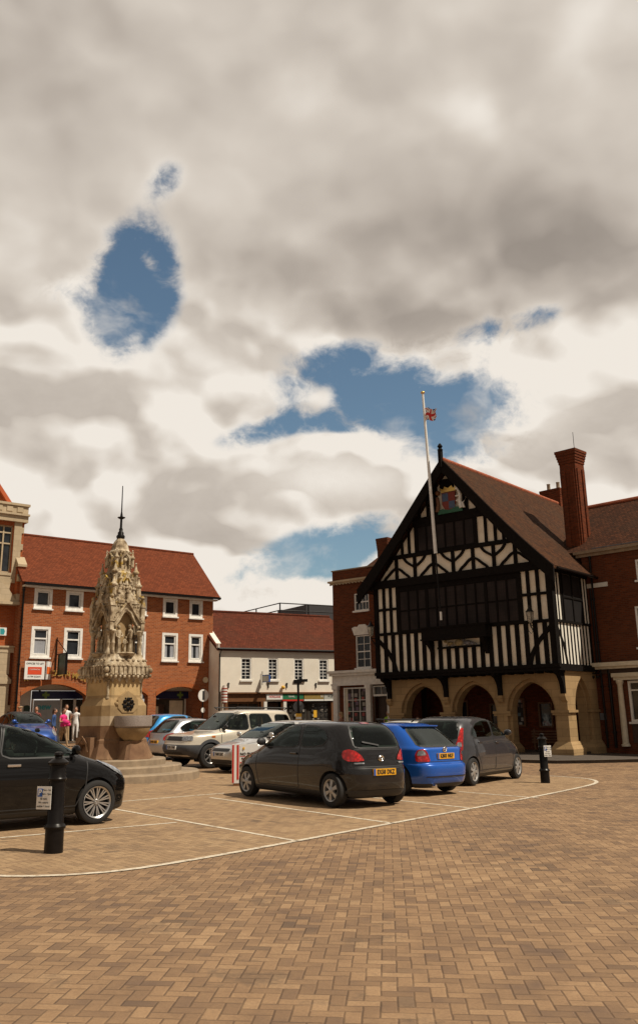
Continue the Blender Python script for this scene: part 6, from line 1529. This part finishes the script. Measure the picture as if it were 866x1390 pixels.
# red and white barrier board
bo = empty('barrier_board', (-2.06, 21.5, g(-2.06, 21.5)), radians(8), 'red and white striped upright board with notice, beside the front wheel of the charcoal hatchback', 'barrier board')
f = MB().box(-.09, .08, -.04, .04, .06, .93).build('panel', 'sign_white', bo)
MB().box(-.085, -.045, -.046, -.041, .07, .91).box(.022, .066, -.046, -.041, .14, .91).build('red_stripe', 'sign_red', f)
MB().box(-.06, .10, -.08, .08, 0, .058).build('foot', 'brown_wood', bo)
f = MB().box(.094, .52, -.02, .02, .50, .92).box(.44, .48, -.015, .015, 0, .499).build('notice', 'sign_white', bo)
text('notice_lettering', 'NO ENTRY', .085, 'sign_black', f, (.31, -.024, .70), ext=.002, bold=.003); text('notice_lettering', 'MARKET DAY', .06, 'sign_black', f, (.31, -.024, .60), ext=.002, bold=.002)
MB().box(.09, .52, -.024, -.021, .645, .655).box(.094, .52, -.026, -.0205, .50, .525).build('notice_rule', 'sign_red', f); MB().ball((.18, -.03, .83), .025, (1, .3, 1.5)).build('notice_mark', 'sign_yellow', f)
# traffic sign seen from behind, in the middle
sp = empty('traffic_sign', (-1.09, 40.0, g(-1.09, 40)), 0, 'grey back of a round traffic sign on a dark post before the cream house', 'traffic sign')
MB().tube([(0, 0, 0), (0, 0, 3.05)], .05, 10).build('post', 'iron_black', sp)
MB().prism([(-.06, 3.05), (.06, 3.05), (.02, 2.3), (-.04, 2.3)], -.05, .05).box(-.05, .42, -.03, .03, 3.0, 3.12).box(-.20, .15, -.08, -.04, 2.92, 3.10).build('finger_board', 'iron_black', sp)
MB().lathe([(.24, 0), (.24, .02)], (0, .06, 1.94), 28, 'y').box(-.24, .24, .045, .058, 1.98, 2.0).build('sign_disc', 'lead_grey', sp)
t_ = MB().box(-.12, .14, -.07, -.055, 1.38, 1.64).build('small_plate', 'sign_yellow', sp); MB().box(-.11, .13, -.074, -.071, 1.40, 1.50).build('plate_band', 'sign_white', t_)
# manhole / drain cover near the right bollard
m = MB(); m.box(-.24, .24, -.2, .2, -.02, .012)
dcov = m.build('drain_cover', 'dark_grey'); dcov.location = (-.95, 20.9, g(-.95, 20.9)); tag(dcov, 'small dark iron drain cover in the paving beside the striped board', 'drain cover')
# ============================================================ PEOPLE
def person(label, pos, face, h, top, legs_m, hair='hair_brown', pose='stand', bare=True, hairlen=0, hold=None, female=True, cap=None):
    x, y = pos; z0 = g(x, y)+(.09 if (y > 42 or y > 39 and x > -3) else 0)
    root = empty('person', (x, y, z0), radians(90-face)-pi/2, label, 'person')
    s = h/1.7; sw = .17 if female else .20
    J = {}; V = []; Rr = []; E_ = []
    def v(n, p, r): J[n] = len(V); V.append(Vector(p)*s); Rr.append(r*s); return J[n]
    def e(a, b): E_.append((J[a], J[b]))
    # local: +y forward
    v('pel', (0, 0, .95), .13); v('waist', (0, 0, 1.10), .115 if female else .13); v('chest', (0, .01, 1.30), .14 if female else .155); v('neckb', (0, 0, 1.43), .075); v('neck', (0, .01, 1.49), .052); v('head', (0, .03, 1.56), .07); v('headt', (0, .03, 1.62), .07)
    for a, b in (('pel', 'waist'), ('waist', 'chest'), ('chest', 'neckb'), ('neckb', 'neck'), ('neck', 'head'), ('head', 'headt')): e(a, b)
    st = .16 if pose == 'walk' else .03
    for sd, t in ((-1, st), (1, -st)):
        k = 'l' if sd < 0 else 'r'
        v(k+'hip', (sd*.09, 0, .88), .095); v(k+'knee', (sd*.10, t*.6+.02, .48), .06); v(k+'ank', (sd*.10, t*1.6-.02, .09), .038); v(k+'toe', (sd*.12, t*1.6+.12, .035), .032)
        e('pel', k+'hip'); e(k+'hip', k+'knee'); e(k+'knee', k+'ank'); e(k+'ank', k+'toe')
        v(k+'sh', (sd*sw, 0, 1.38), .055)
        if hold == 'bend': el, wr = (sd*(sw+.06), .02, 1.12), (sd*.10, .24, 1.16)
        elif hold == 'one' and sd > 0: el, wr = (sd*(sw+.06), -.03, 1.11), (sd*.14, .22, 1.22)
        else: el, wr = (sd*(sw+.05), -.04-t*.5, 1.10), (sd*(sw+.07), .04-t, .86)
        v(k+'el', el, .038); v(k+'wr', wr, .026)
        d = (Vector(wr)-Vector(el)).normalized(); hp = Vector(wr)+d*.07
        v(k+'palm', hp, .028); e('chest', k+'sh'); e(k+'sh', k+'el'); e(k+'el', k+'wr'); e(k+'wr', k+'palm')
        for q in range(4):
            o = Vector((0, (q-1.5)*.022, 0)) if abs(d.z) > .6 else Vector((0, 0, (q-1.5)*-.022))
            v(k+'f%d' % q, hp+d*(.045)+o, .009); v(k+'g%d' % q, hp+d*(.085-.008*abs(q-1.3))+o+Vector((-sd*.015, .005, 0)), .008); e(k+'palm', k+'f%d' % q); e(k+'f%d' % q, k+'g%d' % q)
        v(k+'th', hp+Vector((-sd*.02, .035, .01)), .010); e(k+'palm', k+'th')
    me = bpy.data.meshes.new('body'); me.from_pydata(V, E_, []); ob = bpy.data.objects.new('body', me); COL.objects.link(ob)
    sk = ob.modifiers.new('s', 'SKIN'); sk.use_smooth_shade = True
    for i, r in enumerate(Rr): me.skin_vertices[0].data[i].radius = (r, r*(.72 if i in (J['waist'], J['chest'], J['pel']) else 1))
    me.skin_vertices[0].data[0].use_root = True
    ss = ob.modifiers.new('d', 'SUBSURF'); ss.levels = 1; ss.render_levels = 1
    bpy.context.view_layer.update()
    m2 = bpy.data.meshes.new_from_object(ob.evaluated_get(bpy.context.evaluated_depsgraph_get())); ob.modifiers.clear(); ob.data = m2
    for q in ('skin', top, legs_m, 'cloth_black'): m2.materials.append(MATS[q])
    for p in m2.polygons:
        c = p.center/s
        if c.z > 1.445 and abs(c.x) < .12: k = 0
        elif c.z < .075: k = 3
        elif abs(c.x) > sw+.005 and c.z < (1.28 if bare else .9) and c.z > .6: k = 0
        elif hold and c.y > .12 and c.z > .95 and c.z < 1.35: k = 0
        elif c.z > .95: k = 1
        else: k = 2
        p.material_index = k
    ob.name = 'body'; ob.parent = root
    # head shape, features and hair as children of the figure
    hd = MB().ball((0, .035*s, 1.60*s), .095*s, (.82, .98, 1.25), 16).ball((0, .13*s, 1.585*s), .018*s, (.8, 1, 1.4), 8).ball((-.078*s, .03*s, 1.59*s), .02*s, (.5, 1, 1.3), 8).ball((.078*s, .03*s, 1.59*s), .02*s, (.5, 1, 1.3), 8).build('face', 'skin', ob, 60)
    m = MB(); m.ball((-.03*s, .115*s, 1.61*s), .010*s, n=6); m.ball((.03*s, .115*s, 1.61*s), .010*s, n=6); m.box(-.022*s, .022*s, .112*s, .122*s, 1.545*s, 1.551*s); m.build('eyes_and_mouth', 'hair_brown', hd)
    m = MB(); m.ball((0, .012*s, 1.635*s), .103*s, (.88, .98, 1.0), 16)
    if hairlen: m.ball((0, -.05*s, (1.60-hairlen*.5)*s), .085*s, (.9, .6, 1+hairlen*4), 12)
    m.build('hair', hair, ob, 60)
    if cap: MB().ball((0, .03*s, 1.67*s), .115*s, (1, 1.15, .45), 14).box(-.07*s, .07*s, .1*s, .20*s, 1.65*s, 1.665*s).build('cap', cap, ob, 60)
    return root
pw = person('woman in a bright pink top holding a pink bag, beside the deep blue rounded car', (-10.95, 38.3), 120, 1.58, 'cloth_pink', 'cloth_tan', 'hair_brown', 'walk', True, .12, 'bend')
pw2 = person('woman in a dark blue top with brown hair, half hidden behind the woman in pink', (-11.55, 39.0), 90, 1.56, 'cloth_blue', 'cloth_black', 'hair_brown', 'stand', False, .1)
person('man in a white sleeveless top standing behind the woman in pink', (-11.95, 42.2), 150, 1.66, 'cloth_white', 'cloth_tan', 'hair_brown', 'walk', True, 0, None, False)
person('woman in a white blouse near the shop pane, left of the fountain', (-11.60, 42.6), 175, 1.56, 'cloth_white', 'cloth_white', 'hair_brown', 'stand', True, .05, 'one')
person('person in a tan flat cap behind the deep blue car', (-13.75, 41.2), 200, 1.66, 'cloth_tan', 'cloth_tan', 'hair_grey', 'stand', False, 0, None, False, 'cloth_tan')
person('person with auburn hair behind the roof of the deep blue car', (-13.15, 41.6), 170, 1.66, 'cloth_maroon', 'cloth_black', 'hair_brown', 'stand', False, .08)
person('fair haired person in a brown top passing the white shop pilaster', (.80, 40.5), -60, 1.60, 'skin_top', 'cloth_tan', 'hair_blond', 'stand', True, .1)
person('person in a lime yellow and black top in the doorway of the white shopfront', (3.00, 42.0), 200, 1.68, 'cloth_lime', 'cloth_black', 'hair_brown', 'stand', True, .05)
person('person in a bright green top beneath the leftmost stone arch', (4.00, 38.6), 190, 1.48, 'cloth_green', 'cloth_black', 'hair_brown', 'stand', False, .05)
# pink bag held by the woman
bg_ = MB().ball((0, 0, 0), .15, (1.1, .6, .8), 14).ball((.09, .04, -.10), .11, (1, .7, .8), 12).ball((-.11, 0, .04), .09, (1, .7, .8), 12)
bo_ = bg_.build('shopping_bag', 'cloth_pink', None, 60); bo_.location = (-10.80, 38.15, g(-10.8, 38.1)+1.04); tag(bo_, 'bright pink bag held at the waist by the woman in pink', 'bag')
